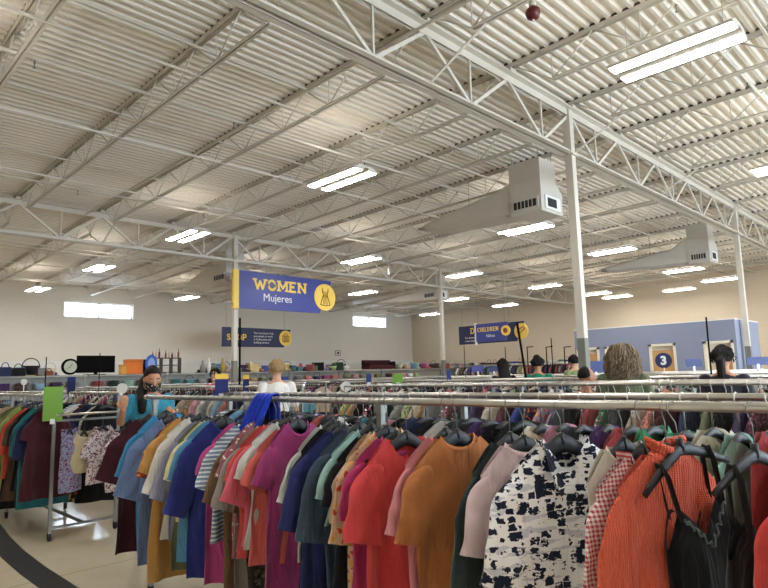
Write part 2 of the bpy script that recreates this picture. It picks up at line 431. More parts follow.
# girders
def girder(Y):
    b = MB(); dz = rz(Y); ZT = ZC-.12+dz; ZB = 5.1+dz
    for s in (-.07, .07):
        b.box(X0, X1, Y+s-.05, Y+s+.05, ZT-.012, ZT); b.box(X0, X1, Y+s-.006-math.copysign(.045, s), Y+s+.006-math.copysign(.045, s), ZT-.12, ZT)
        b.box(X0, X1, Y+s-.045, Y+s+.045, ZB, ZB+.012); b.box(X0, X1, Y+s-.006-math.copysign(.04, s), Y+s+.006-math.copysign(.04, s), ZB, ZB+.09)
    for k in range(-9, 12):
        x = 9.4+SP*k
        if not (X0+1 < x < X1-1): continue
        b.bar((x, Y, ZT-.07), (x+SP/2, Y, ZB+.05), .05, .04, (0, 1, 0)); b.bar((x, Y, ZT-.07), (x-SP/2, Y, ZB+.05), .05, .04, (0, 1, 0))
        b.bar((x+SP/2, Y, ZT-.07), (x+SP/2, Y, ZB+.05), .03, .03)
        b.box(x-.07, x+.07, Y-.12, Y+.12, ZT, ZC-.06+dz)
        for s in (-1, 1):                       # angle braces down to the bottom chord
            if k % 2 == 0: b.bar((x+.02, Y+s*.06, ZB+.06), (x+.02, Y+s*.95, ZC-.47+dz), .04, .012)
    o = b.build('ceiling_beam', 'steel_paint'); return struct(o, 'painted steel truss girder')
for Y in GY: girder(Y)
# columns
for x, Y in ((9.35, GY[0]), (18.75, GY[0]), (9.48, GY[1]), (18.95, GY[1]), (0, GY[0]), (28.2, GY[0]), (0, GY[1])):
    b = MB(); h = .065
    b.box(x-h, x+h, Y-h, Y+h, 2.0, ZC-.14+rz(Y)); b.box(x-.11, x+.11, Y-.11, Y+.11, 5.085+rz(Y), 5.1+rz(Y))
    o = struct(b.build('column', 'steel_paint'), 'square white painted steel column')
    b = MB(); b.box(x-h-.002, x+h+.002, Y-h-.002, Y+h+.002, 0, 2.0); b.box(x-.14, x+.14, Y-.14, Y+.14, 0, .02); b.build('column_base', 'grey_paint', o)
# bridging and sprinkler pipes
b = MB()
for y in (-4.5, -1.6, 1.6, 7.1, 9.75, 12.4, 18.4, 21.3, 24.4):
    for z in (ZC-.11+rz(y), ZC-.508+rz(y)): b.bar((X0, y, z), (X1, y, z), .03, .008); b.bar((X0, y-.013, z+.012), (X1, y-.013, z+.012), .005, .03)
struct(b.build('ceiling_trim', 'steel_paint'), 'thin bridging angles tying the joists')
for i, (y, z) in enumerate([(q, 5.7+rz(q)) for q in (2.2, 8.3, 13.3, 19.6, 24.9)]):
    r = empty('sprinkler_pipe', (0, y, z)); tag(r, 'white sprinkler pipe with drop heads, ' + ORD[i] + ' from the front under the roof deck', 'pipe')
    b = MB(); b.cyl((X0, 0, 0), (X1, 0, 0), .027, 10)
    b.build('pipe_run', 'steel_paint', r)
    x = X0+1.6+.7*(i % 2)
    while x < X1-1:
        if i in (1, 2) or x > 6:
            h = MB(); h.cyl((0, 0, -.01), (0, 0, -.05), .014, 8); h.cyl((0, 0, -.05), (0, 0, -.1), .008, 8); h.cyl((0, 0, -.1), (0, 0, -.104), .022, 10)
            h.build('sprinkler_head', 'steel', r, (x, 0, -.02))
        x += 2.9
# main pipe near the alarm + red strobe
pa = at_z(533, 15, 5.05)
r = empty('fire_alarm', (pa.x, pa.y, 5.05)); tag(r, 'dark red round fire bell hanging under the roof deck', 'fire alarm')
b = MB(); b.tube([(0, 0, .09), (0, 0, .05), (0, 0, .02), (0, 0, -.03), (0, 0, -.05)], [.03, .07, .075, .06, .02], 20); b.build('bell', 'red', r)
b = MB(); b.tube([(0, 0, .09), (0, 0, .14)], [.035, .035], 12); b.cyl((0, 0, .12), (0, 0, .5), .01, 8); b.build('mounting_stem', 'steel_paint', r)
b = MB(); b.cyl((0, 0, -.05), (0, 0, -.075), .012, 8); b.build('striker', 'white', r)
b = MB(); p1 = at_z(500, 28, 5.6); 
b.cyl((pa.x, Y0, 5.58), (pa.x, GY[0]+10.6, 5.58), .022, 8); tag(b.build('conduit', 'steel_paint'), 'thin painted conduit running past the red fire bell', 'conduit')

# ------------------------------------------------------------------ lights
def fixture():
    r = empty('ceiling_light')
    b = MB(); b.prism([(-.26, 0), (-.06, 0), (-.05, .05), (.05, .05), (.06, 0), (.26, 0), (.26, .03), (.12, .085), (-.12, .085), (-.26, .03)], 1, -.64, .64)
    b.v = [(v[0], v[1], v[2]) for v in b.v]; b.build('housing', 'duct', r)
    for s in (-1, 1):
        b = MB(); rows = []
        for k in range(7):
            a = pi*k/6; x = s*.16-cos(a)*.085; z = -.002-sin(a)*.012; rows.append([(x, -.62, z), (x, .62, z)])
        b.grid(rows); b.build('lens', 'lens', r)
    b = MB(); b.box(-.1, .1, -.6, .6, .085, .09); b.build('added_uplight', 'uplight_fill', r)  # added glowing strip on the housing top, fill light for the deck
    for s in (-1, 1):
        b = MB(); b.cyl((0, s*.5, .09), (0, s*.5, .66), .003, 5); b.cyl((-.1, s*.5, .08), (0, s*.5, .2), .002, 5); b.cyl((.1, s*.5, .08), (0, s*.5, .2), .002, 5)
        b.build('hanging_wire', 'steel', r)
    return r
fx = fixture(); first = True
LIGHTS = [(0, 0, (612, 79, 737, 31)), (0, 1, (314, 190, 368, 170)), (0, 2, (172, 240, 203, 233)), (0, 3, (88, 270, 110, 267)), (0, 4, (30, 290, 46, 289)),
          (1, 0, None), (1, 1, (503, 235, 548, 224)), (1, 2, (346, 263, 376, 258)), (1, 4, (178, 299, 196, 297)),
          (2, 1, (592, 255, 632, 248)), (2, 2, (450, 277, 478, 273)), (2, 3, (352, 294, 374, 292)),
          (3, 1, (666, 273, 701, 268)), (3, 2, (532, 289, 558, 284)), (3, 3, (447, 301, 463, 298)),
          (4, 1, (704, 282, 736, 278)), (4, 2, (584, 296, 608, 292)), (4, 3, (494, 307, 516, 304)), (4, 4, (420, 316, 440, 313)),
          (5, 1, (666, 292, 692, 288)), (5, 2, (605, 299, 629, 295))]
RN = ['first row from the open aisle', 'second row from the open aisle', 'third row, before the fitting rooms', 'fourth row, over the fitting rooms', 'fifth row toward the right wall', 'row closest to the right wall']
spots = []
for i, j, px in LIGHTS:
    if px:
        m = at_z((px[0]+px[2])/2, (px[1]+px[3])/2, 4.85); spots.append((m.x, m.y, RN[i], j))
    else: spots.append((12.05, 2.05, RN[i], j))
spots += [(1.15, y, 'row over the open aisle', j) for j, y in enumerate((2.2, 7.6, 12.9, 18.2, 23.9))] + [(x, -3.1, 'row over the store front', i) for i, x in enumerate((1.5, 6.8, 12, 17, 22.3))] + [(17, 2.1, RN[2], 0), (22.3, 2.1, RN[3], 0), (12, 18.2, RN[1], 3)]
for x, y, rowt, j in spots:
    o = fx if first else copy_tree(fx); first = False
    o.location = (x, y, 4.85)
    tag(o, 'twin strip ceiling light, %s, %s one out' % (rowt, ORD[j]), 'ceiling light', 'twin strip LED ceiling lights')

# ------------------------------------------------------------------ air units
def air_unit(loc, w, d, h, duct, dh, dz, label):
    # w along X, d along Y
    r = empty('air_handler', loc); tag(r, label, 'air handler')
    b = MB()
    b.prism([(0, 0), (w, 0), (w, h*.42), (w*.72, h*.62), (w*.72, h), (0, h)], 1, 0, d); b.build('cabinet', 'duct', r)
    for z in (h*.3, h*.62): b = MB(); b.box(-.012, .0, -.005, d+.01, z, z+.02); b.build('seam_flange', 'duct', r)
    def grille(nm, face):
        g = MB(); gb = MB()
        if face == 'x':
            g.box(-.03, 0, .06, d-.06, .07, .3); o = g.build(nm, 'duct', r)
            gb.box(-.034, -.03, .1, d-.1, .11, .26)
            o2 = gb.build('grille_opening', 'grille', o)
            k = MB()
            for i in range(1, 6): y = .1+(d-.2)*i/6; k.box(-.04, -.034, y-.008, y+.008, .11, .26)
            k.build('louvre', 'duct', o)
        else:
            g.box(.12, w-.14, -.03, 0, .06, .34); o = g.build(nm, 'white', r)
            gb.box(.2, w-.3, -.034, -.03, .11, .29); gb.build('grille_opening', 'grille', o)
    grille('side_grille', 'x'); grille('end_grille', 'y')
    if duct:
        b = MB(); zb = .02
        secs = [(d, zb+.0, h*.72), (d+.12, zb, h*.66), (d+.5, zb+.02, dh), (duct*.35+d, zb+.02, dh*.94), (duct+d, zb+.12, dh*.55), (duct+d+.25, zb+.2, dh*.45)]
        rows = []
        for (y, a, t) in secs:
            hw = w*.42; c = (hw, y)
            rows.append([(.03, y, a+.06), (.1, y, a), (hw*1.6, y, a), (hw*1.75, y, a+.06), (hw*1.75, y, t-.06), (hw*1.6, y, t), (.1, y, t), (.03, y, t-.06)])
        b.grid(rows, closed=True, sm=False)
        n = len(b.v); b.f.append(tuple(range(n-8, n))); b.sm.append(False)
        b.build('tapered_duct', 'duct', r)
    b = MB()
    for (x, y) in ((.05, .05), (w*.66, .05), (.05, d-.05)): b.cyl((x, y, h), (x, y, ZC+rz(loc[1])-loc[2]-.02), .006, 6)
    b.cyl((.2, d+1.2, dh*.8), (.2, d+1.2, ZC+rz(loc[1]+d+1.2)-loc[2]-.03), .005, 6)
    for i, c in enumerate([]): pass
    b.build('hanger_rod', 'steel', r)
    return r
air_unit((10.6, 6.06, 4.66), .85, .72, 1.1, 2.35, .62, 0, 'boxy painted air unit with tapered duct beside the nearest tall column')
air_unit((19.5, 5.7, 4.58), .8, .6, 1.2, 2.6, .55, 0, 'boxy painted air unit with duct beside the farther right column')
air_unit((10.0, 17.0, 4.55), .9, .8, 1.0, 1.7, .7, 0, 'painted air unit behind the column that carries the women banner')
air_unit((19.0, 15.9, 4.5), .8, .7, 1.0, 3.0, .45, 0, 'painted air unit and long duct at the far middle column')
pc = at_d(388, 272, 13.2)
r = empty('pendant_sensor', (pc.x, pc.y, pc.z)); tag(r, 'small white sensor hanging on a thin cord from the roof', 'sensor')
b = MB(); b.tube([(0, 0, -.07), (0, 0, -.03), (0, 0, .05), (0, 0, .1)], [.03, .045, .02, .008], 10); b.build('sensor_body', 'white', r)
b = MB(); b.cyl((0, 0, .09), (0, 0, ZC+rz(pc.y)-pc.z-.02), .006, 6); b.build('cord', 'steel_paint', r)

# ------------------------------------------------------------------ lettering
def text(body, size, mat, parent, loc, rot, name='lettering', off=0, align='LEFT', ext=.003, shear=0):
    c = bpy.data.curves.new(name, 'FONT'); c.body = body; c.size = size; c.extrude = ext; c.offset = off; c.align_x = align; c.shear = shear
    c.materials.append(MAT[mat]); tmp = bpy.data.objects.new('tmp', c); COL.objects.link(tmp)
    bpy.context.view_layer.update(); me = bpy.data.meshes.new_from_object(tmp.evaluated_get(bpy.context.evaluated_depsgraph_get())); me.name = name
    bpy.data.objects.remove(tmp); bpy.data.curves.remove(c)
    o = bpy.data.objects.new(name, me); COL.objects.link(o); o.parent = parent
    o.location = loc; o.rotation_euler = rot; return o
FLAT_X = (radians(90), 0, 0)                 # reads from -Y
FACE_MX = (radians(90), 0, radians(-90))     # reads from -X
def disc(b, c, r, th, n=40):
    b.tube([(c[0], c[1]+th/2, c[2]), (c[0], c[1]-th/2, c[2])], r, n)

GLY = {'W': [[(.0, 1), (.27, 0), (.5, .8), (.73, 0), (1, 1)]], 'O': [[(.5+.42*cos(pi*k/10), .5+.5*sin(pi*k/10)) for k in range(21)]], 'M': [[(.08, 0), (.08, 1), (.5, .25), (.92, 1), (.92, 0)]],
       'E': [[(.85, 0), (.15, 0), (.15, 1), (.85, 1)], [(.15, .52), (.65, .52)]], 'N': [[(.1, 0), (.1, 1), (.9, 0), (.9, 1)]], 'C': [[(.5+.42*cos(pi*k/10), .5+.5*sin(pi*k/10)) for k in range(2, 19)]],
       'H': [[(.1, 0), (.1, 1)], [(.9, 0), (.9, 1)], [(.1, .52), (.9, .52)]], 'I': [[(.5, 0), (.5, 1)]], 'L': [[(.15, 1), (.15, 0), (.85, 0)]], 'D': [[(.12, 0), (.12, 1), (.5, 1), (.8, .8), (.9, .5), (.8, .2), (.5, 0), (.12, 0)]],
       'R': [[(.12, 0), (.12, 1), (.6, 1), (.82, .85), (.82, .65), (.6, .5), (.12, .5)], [(.55, .5), (.9, 0)]], 'S': [[(.85, .8), (.65, 1), (.3, 1), (.12, .78), (.3, .56), (.68, .46), (.88, .24), (.68, 0), (.3, 0), (.1, .2)]],
       'P': [[(.12, 0), (.12, 1), (.65, 1), (.88, .85), (.88, .6), (.65, .45), (.12, .45)]]}
SERIF = {'W': [(0, 1), (1, 1)], 'M': [(.08, 0), (.92, 0), (.08, 1), (.92, 1)], 'E': [(.15, 0), (.15, 1)], 'N': [(.1, 0), (.9, 1), (.1, 1)], 'H': [(.1, 0), (.1, 1), (.9, 0), (.9, 1)], 'I': [(.5, 0), (.5, 1)], 'L': [(.15, 1), (.15, 0)], 'D': [(.12, 0), (.12, 1)], 'R': [(.12, 0), (.12, 1), (.9, 0)], 'P': [(.12, 0), (.12, 1)]}
WID = {'W': 1.25, 'M': 1.15, 'I': .45, 'E': .85, 'L': .8, 'S': .8, 'P': .85}
def slab(word, H, parent, x, z, y=-.036, mat='yellow', w=.16, asp=.8, gap=.2):
    for ch in word:
        b = MB(); W = H*asp*WID.get(ch, 1); t = H*w; yk = y
        P = lambda p: (x+p[0]*W, z+t/2+p[1]*(H-t))
        for line in GLY[ch]:
            for a, c in zip(line, line[1:]):
                yk -= .0012; a, c = P(a), P(c); d = Vector((c[0]-a[0], c[1]-a[1])); d = d.normalized()*t*.32
                b.bar((a[0]-d.x, yk, a[1]-d.y), (c[0]+d.x, yk, c[1]+d.y), .006, t, (0, 0, 1)) if abs(d.x) > abs(d.y)*.02 else b.box(a[0]-t/2, a[0]+t/2, yk-.003, yk+.003, min(a[1], c[1])-abs(d.y), max(a[1], c[1])+abs(d.y))
        for p in SERIF.get(ch, []):
            yk -= .0012; q = P(p); b.box(q[0]-t*1.05, q[0]+t*1.05, yk-.003, yk+.003, q[1]-t*.36, q[1]+t*.36)
        b.build('letter', mat, parent); x += W+H*gap

# women banner on its column, in the plane Y=const, built in local x,z
_a = at_y(238, 308, GY[1]-.1); _w = at_y(331, 281, GY[1]-.1).x-_a.x; _h = at_y(238, 270, GY[1]-.1).z-_a.z
r = empty('hanging_banner', (_a.x-.43*_w/3.6, GY[1]-.1, _a.z)); r.scale = (_w/3.6, 1, _h/1.15); tag(r, 'blue WOMEN Mujeres banner with yellow dress badge on a column', 'banner')
b = MB(); b.prism([(.43, 0), (3.5, 0), (3.62, .28), (4.03, 1.12), (.43, 1.15)], 1, -.03, .03); b.build('banner_panel', 'sign_blue', r)
b = MB(); b.box(.25, .43, -.05, .05, -.02, 1.16); b.build('edge_strip', 'yellow', r)
b = MB()
for z in (.12, 1.0): b.box(-.08, .3, .0, .05, z, z+.04)
b.build('bracket', 'steel', r)
slab('WOMEN', .36, r, .98, .6, w=.2, asp=.86, gap=.22)
t2 = text('Mujeres', .34, 'white', r, (1.28, -.034, .27), FLAT_X, off=0)
b = MB(); disc(b, (3.72, -.03, .55), .45, .05); bd = b.build('badge', 'yellow', r)
b = MB()
out = [(-.2, -.3), (.2, -.3), (.12, -.02), (.09, .08), (.13, .2), (.13, .3)]
prof_d = [(-.2, -.28), (.2, -.28), (.11, 0), (.075, .08), (.12, .2), (.12, .3)]
def stroke(b, pts, w, y):
    for p, q in zip(pts, pts[1:]): b.bar((p[0], y, p[1]), (q[0], y, q[1]), w, .012, (0, 1, 0)) if False else b.tube([(p[0], y, p[1]), (q[0], y, q[1])], w/2, 6)
for s in (-1, 1): stroke(b, [(0, -.29), (s*.2, -.26), (s*.11, 0), (s*.07, .08), (s*.12, .17), (s*.12, .3)], .03, 0)
for xx in (-.09, -.03, .03, .09): stroke(b, [(xx, -.25), (xx*.6, .08)], .016, 0)
for s in (-1, 1): stroke(b, [(0, .12), (s*.06, .18), (s*.11, .2)], .022, 0)
o = b.build('dress_icon', 'brown_red', bd, (3.72, -.06, .55))

# SHOP banner, hung from the roof
r = empty('hanging_banner', (13.35, 23, 2.84)); tag(r, 'dark navy SHOP banner with small white lines under the women banner', 'banner')
b = MB(); b.prism([(0, 0), (3.15, 0), (3.55, .82), (0, .84)], 1, -.03, .03); b.build('banner_panel', 'sign_navy', r)
slab('SHOP', .27, r, .22, .28)
tw = .105
for i, s in enumerate(('Your purchases help', 'put people to work', 'in finding jobs and', 'building careers.')):
    text(s, .125, 'white', r, (1.55, -.034, .58-.14*i), FLAT_X, off=0)
b = MB(); disc(b, (3.25, -.03, .42), .35, .05); bd = b.build('badge', 'yellow', r)
b = MB(); stroke(b, [(-.16, -.17), (.16, -.17), (.18, .1), (-.18, .1), (-.16, -.17)], .035, 0); stroke(b, [(-.09, .1), (-.07, .2), (.07, .2), (.09, .1)], .03, 0)
for xx in (-.09, -.03, .03, .09): stroke(b, [(xx, -.15), (xx, .08)], .03, 0)
b.build('bag_icon', 'brown_red', bd, (3.25, -.06, .42))
b = MB()
for x in (.2, 3.2): b.cyl((x, 0, .83), (x, 0, ZC+rz(23)-2.84-.02), .006, 6)
b.build('hanging_wire', 'steel', r)

# CHILDREN and D... banners, in planes X=const (local x runs toward -Y)
def banner_x(X, px0, px1, y0, y1, mat, label):
    a = at_x(px0, y0, X); c = at_x(px1, y0, X); zt = at_x(px0, y0, X).z; zb = at_x(px0, y1, X).z
    r = empty('hanging_banner', (X, a.y, zb), radians(-90)); tag(r, label, 'banner')
    W = a.y-c.y; H = zt-zb
    return r, W, H
r, W, H = banner_x(22.2, 459, 523, 327, 345, 'sign_navy', 'dark navy banner with D lettering and yellow badge, behind the CHILDREN banner')
b = MB(); b.prism([(0, 0), (W*.9, 0), (W*1.02, H), (0, H)], 1, -.03, .03); b.build('banner_panel', 'sign_navy', r)
slab('D', .27, r, W*.2, H*.55)
text('Tus donaciones', .12, 'white', r, (W*.1, -.034, H*.3), FLAT_X, off=0); text('crean empleos', .12, 'white', r, (W*.1, -.034, H*.13), FLAT_X, off=0)
b = MB(); disc(b, (W*.98, -.04, H*.5), .33, .05); bd = b.build('badge', 'yellow', r)
b = MB(); stroke(b, [(-.2, -.05), (-.05, -.12), (.2, .05), (.1, .15), (-.1, .02), (-.2, .12)], .04, 0); b.build('hand_icon', 'brown_red', bd, (W*.98, -.075, H*.55))
b = MB()
for x in (.2, W*.8): b.cyl((x, 0, H-.02), (x, 0, ZC+rz(r.location.y)-r.location.z-.03), .006, 6)
b.build('hanging_wire', 'steel', r)
r, W, H = banner_x(20.2, 476, 508, 324.5, 342, 'sign_navy', 'blue CHILDREN banner with round yellow badge and white post')
H = H*1.0
b = MB(); b.prism([(0, 0), (W*.93, 0), (W*1.0, H), (0, H)], 1, -.03, .03); b.build('banner_panel', 'sign_blue', r)
b = MB(); b.box(-.06, .0, -.04, .04, -.12, H+.05); b.build('edge_strip', 'white', r)
slab('CHILDREN', .17, r, .09, H*.55, asp=.66, gap=.17)
text('Niños', .17, 'white', r, (.5, -.034, H*.22), FLAT_X, off=0)
b = MB(); disc(b, (W*.94, -.04, H*.52), .2, .05); bd = b.build('badge', 'yellow', r)
b = MB(); disc(b, (0, 0, 0), .1, .02, 20); b.build('child_icon', 'brown_red', bd, (W*.94, -.075, H*.52))
b = MB()
for x in (.1, W*.9): b.cyl((x, 0, H-.02), (x, 0, ZC+rz(r.location.y)-r.location.z-.03), .006, 6)
b.build('hanging_wire', 'steel', r)

# ------------------------------------------------------------------ fitting rooms
PX, PY0, PY1, PZ = 18.3, 4.9, 9.53, 2.73
DOORS = [5.35, 6.85, 8.2, 9.15]
b = MB(); y = PY0
for c in DOORS:
    b.box(PX, PX+.12, y, c-.36, 0, PZ); b.box(PX, PX+.12, c-.36, c+.36, 2.12, PZ); y = c+.36
b.box(PX, PX+.12, y, PY1+.05, 0, PZ); b.box(PX+.12, 20.6, PY0, PY0+.12, 0, PZ); b.box(PX+.12, 20.6, PY1-.07, PY1+.05, 0, PZ); b.box(21.08, 20.6, PY0+.12, PY1-.07, 0, PZ)
struct(b.build('partition_wall', 'partition'), 'blue grey fitting room block')
b = MB(); b.box(PX-.01, PX+.13, PY0-.01, PY1+.06, PZ, PZ+.03); b.box(PX+.13, 20.6, PY0-.01, PY0+.13, PZ, PZ+.03); struct(b.build('trim_4', 'white'))
for i, c in enumerate(DOORS):
    r = struct(empty('door_%d' % (i+1), (PX, c, 0)), 'pale wood fitting room door in a cream frame')
    b = MB()
    b.box(-.02, .13, -.38, -.31, 0, 2.17); b.box(-.02, .13, .31, .38, 0, 2.17); b.box(-.02, .13, -.38, .38, 2.1, 2.17); b.build('door_frame', 'cream', r)
    b = MB(); b.box(.03, .07, -.305, .305 if i % 2 else .12, .15, 1.98 if i != 2 else 1.7); b.build('door_leaf', 'wood', r)
    b = MB(); b.cyl((.03, .2 if i % 2 else .02, 1.0), (-.03, .2 if i % 2 else .02, 1.0), .02, 8); b.build('door_knob', 'steel', r)
    b = MB(); b.box(.1, .125, -.31, .31, 0, 2.1); b.build('door_curtain', 'cream', r)

# ------------------------------------------------------------------ clothes racks
RZ = 1.378; RR = .016
def caster(parent, x, y):
    b = MB(); b.cyl((x-.012, y, .03), (x+.012, y, .03), .03, 14); b.box(x-.018, x+.018, y-.01, y+.012, .03, .075)
    return b.build('caster', 'rubber', parent)
def rack(xa, xb, y0, y1, label, posts=None, zr=RZ, group=None, arms=True):
    r = empty('clothes_rack', ((xa+xb)/2, (y0+y1)/2, 0)); tag(r, label, 'clothes rack', group or 'double-rail chrome clothes racks')
    ox, oy = r.location.x, r.location.y
    for x in (xa, xb):
        b = MB(); b.cyl((x-ox, y0-oy, zr), (x-ox, y1-oy, zr), RR, 14)
        b.tube([(x-ox, y1-oy, zr), (x-ox, y1-oy+.03, zr)], RR*1.15, 14); b.build('rail', 'chrome', r)
    ys = posts or [y0+.04, y1-.04]
    for k, y in enumerate(ys):
        for x in (xa, xb):
            b = MB(); b.box(x-ox-.014, x-ox+.014, y-oy-.014, y-oy+.014, .07, zr-.01); b.box(x-ox-.02, x-ox+.02, y-oy-.02, y-oy+.02, zr-.05, zr-.005)
            b.build('post', 'steel', r); caster(r, x-ox, y-oy)
        b = MB(); b.bar((xa-ox, y-oy, .12), (xb-ox, y-oy, .12), .022, .022); b.build('base_bar', 'steel', r)
        b = MB(); b.bar((xa-ox, y-oy, 1.13), (xb-ox, y-oy, 1.13), .02, .02); b.build('crossbar', 'steel', r)
    b = MB(); b.bar(((xa+xb)/2-ox, ys[0]-oy, .12), ((xa+xb)/2-ox, ys[-1]-oy, .12), .03, .022); b.build('base_bar', 'steel', r)
    return r
rack(2.0, 2.62, -1.2, 4.5, 'nearest double-rail chrome rack packed with bright tops', posts=[-1.15, 2.03, 4.38])
b = MB(); b.cyl((.31, -2.7, 1.1), (.31, -.55, 1.1), .014, 12); b.build('lower_rail', 'chrome', bpy.data.objects['clothes_rack'], (0, 0, 0))
rack(2.0, 2.62, 6.56, 12.0, 'chrome rack across the side aisle with the lime card on its end', posts=[6.6, 8.1, 10, 11.9])
rack(4.7, 5.3, .6, 5.4, 'second row chrome rack just behind the nearest rack', posts=[.7, 3, 5.36])
rack(4.7, 5.3, 6.9, 15.2, 'second row chrome rack beyond the side aisle', posts=[6.95, 9.6, 12.4, 15.1])
rack(7.4, 8.0, 1.2, 8.4, 'third row chrome rack in front of the tall near column', posts=[1.3, 4, 6, 8.35])
rack(7.4, 8.0, 9.6, 16.4, 'third row chrome rack before the women banner column', posts=[9.7, 12, 14, 16.3])
rack(10.4, 11.0, 1.8, 8.3, 'fourth row chrome rack behind the tall near column', posts=[1.9, 4, 6, 8.25])
rack(10.4, 11.0, 9.6, 17.5, 'fourth row chrome rack left of the middle aisle', posts=[9.7, 12, 15, 17.4])
rack(13.0, 13.6, 2.4, 17.5, 'fifth row long chrome rack', posts=[2.5, 6, 10, 14, 17.4])
rack(15.6, 16.2, 2.6, 18.5, 'sixth row long chrome rack before the fitting rooms', posts=[2.7, 6, 10, 14, 18.4])

# ------------------------------------------------------------------ hangers
def hook_pts(bot):
    return [(0, 0, bot), (0, 0, -.035)] + [(.0+0*a, RR*1.25*sin(a)*1.0+0, -.0-.0+RR*1.3*cos(a)-.0) for a in ()]
def hook_mesh(bot=-.12):
    # wire hook curling over the rail, in local x,z
    b = MB(); R = .021; pts = [(0, 0, bot), (0, 0, -.045), (-.008, 0, -.03)]
    for k in range(9):
        a = radians(215-k*32); pts.append((-R*cos(a)*-1*1.0, 0, R*sin(a)))
    b.tube(pts, .0018, 6); return b
def hanger_body(b, w=.2, z0=-.125, drop=.06, hh=.022, th=.009):
    n = 13; pts = []; rad = []
    for k in range(n):
        s = -1+2*k/(n-1); x = s*w; z = z0-.012-drop*abs(s)**1.25
        pts.append((x, 0, z)); rad.append((th*(1-.25*abs(s)), hh*(1-.6*abs(s)**.8)+.004))
    b.tube(pts, rad, 10, refl=(0, 0, 1))
    return b
HK = hook_mesh().mesh('hook', 'steel'); HB = {}
for key, (w, dr, hh, mt) in {'wide': (.185, .098, .03, 'black_plastic'), 'slim': (.185, .09, .017, 'black_plastic')}.items():
    b = MB(); hanger_body(b, w, -.116, dr, hh); b.tube([(0, 0, -.095), (0, 0, -.135)], .011, 8)
    HB[key] = b.mesh('hanger_body', mt)
b = MB(); hanger_body(b, .185, -.128, .08, .014, .008); HB['white'] = b.mesh('hanger_body', 'white')
b = MB(); hanger_body(b, .185, -.128, .08, .018); R = .021
pp = [(0, 0, -.14), (0, 0, -.045), (-.008, 0, -.03)]+[(R*cos(radians(215-k*32)), 0, R*sin(radians(215-k*32))) for k in range(7)]
n0 = len(b.f); b.tube(pp, .0035, 5); HFAR = b.mesh('clothes_hanger', 'black_plastic'); HFAR.materials.append(MAT['chrome'])
for i in range(n0, len(HFAR.polygons)): HFAR.polygons[i].material_index = 1
def put_hanger(x, y, z, th, kind, label, group=None, sc=1, dz=0):
    r = empty('clothes_hanger', (x, y, z), -th); tag(r, label, 'hanger', group)
    r.scale = (sc, 1, 1)
    for me, nm in ((HB[kind], 'shoulder_bar'), (HK, 'hook')):
        o = bpy.data.objects.new(nm, me); COL.objects.link(o); o.parent = r
        if dz: o.location.z = dz if nm == 'shoulder_bar' else 0
        if dz and nm == 'hook': o.scale = (1, 1, 1)
    return r

# ------------------------------------------------------------------ garments
def top_z(x, nw, sw, zn, drop):
    ax = abs(x)
    if ax <= nw: return zn
    t = min(1, (ax-nw)/(sw-nw)); return zn - drop*t**1.15
def garment_mesh(R, sw=.21, L=.65, nw=.085, hem=.24, dipf=.07, dipb=.015, waist=0, amp=.019, nc=72, nr=40, D=.022, zn=-.125, drop=.085, curve=0, flare=0, tank=False, slant=0):
    k1, k2, k3 = R.uniform(16, 24), R.uniform(32, 46), R.uniform(60, 80); p1, p2, p3, p4 = [R.uniform(0, 6.3) for _ in range(4)]
    b = MB(); rows = []
    for j in range(nr+1):
        t = j/nr; row = []; tt = t**1.1
        for i in range(nc):
            a = 2*pi*i/nc; c, s = cos(a), sin(a); u = math.copysign(abs(c)**.75, c)
            W0 = sw if not tank else sw
            arm = min(1, t*L/.2)
            W = sw + (hem-sw)*max(0, (t*L-.1)/(L-.1))
            if tank: W = sw + (.2-sw)*min(1, t*L/.18) + (hem-.2)*max(0, (t*L-.18)/(L-.18))
            W -= waist*math.exp(-((t-.45)/.16)**2)
            W *= 1+.03*sin(p4+t*5)
            x = u*W; x0 = u*sw
            zt = top_z(x0, nw, sw, zn, drop)
            if abs(x0) < nw:
                q = sqrt(max(0, 1-(x0/nw)**2)); zt -= (dipf if s < 0 else dipb)*q
            zb = zt*0 + zn - L - curve*(1-u*u)*(-1) + slant*u
            zb = zn-L+curve*u*u+slant*u
            z = zt + (zb-zt)*tt
            dd = max(.013, D*(.45+.55*min(1, t*7)))
            if abs(x0) < nw: dd = max(dd, .028*(1-t)) 
            y = dd*math.copysign(abs(s)**.8, s)
            fd = (sin(k1*x+p1+2.2*t)*.9+sin(k2*x+p2-1.4*t)*.55+sin(k3*x+p3)*.18)
            A = amp*(.06+.94*min(1, max(0, t-.03)*1.7))*(1+flare*t)
            y += A*fd*(1 if s < 0 else .85)+ .006*sin(6*t+p3)*(t)
            y += (.014*noise.noise(Vector((x*13+p1*3, z*5+p2, 2+(s > 0))))+.004*noise.noise(Vector((x*30+p1*3, z*14+p2, 5))))*min(1, t*5)
            # tension creases running in from the shoulders
            y += .004*sin(30*(z*-1+abs(x)*.9)+p2)*math.exp(-((t-.15)/.12)**2)
            x += .006*sin(9*t+p2+u*2)*t
            row.append((x, y, z))
        rows.append(row)
    b.grid(rows, closed=True)
    # hem turned up inside
    last = rows[-1]; b.grid([last, [(p[0]*.985, p[1]*.6, p[2]+.015) for p in last]], closed=True)
    return b
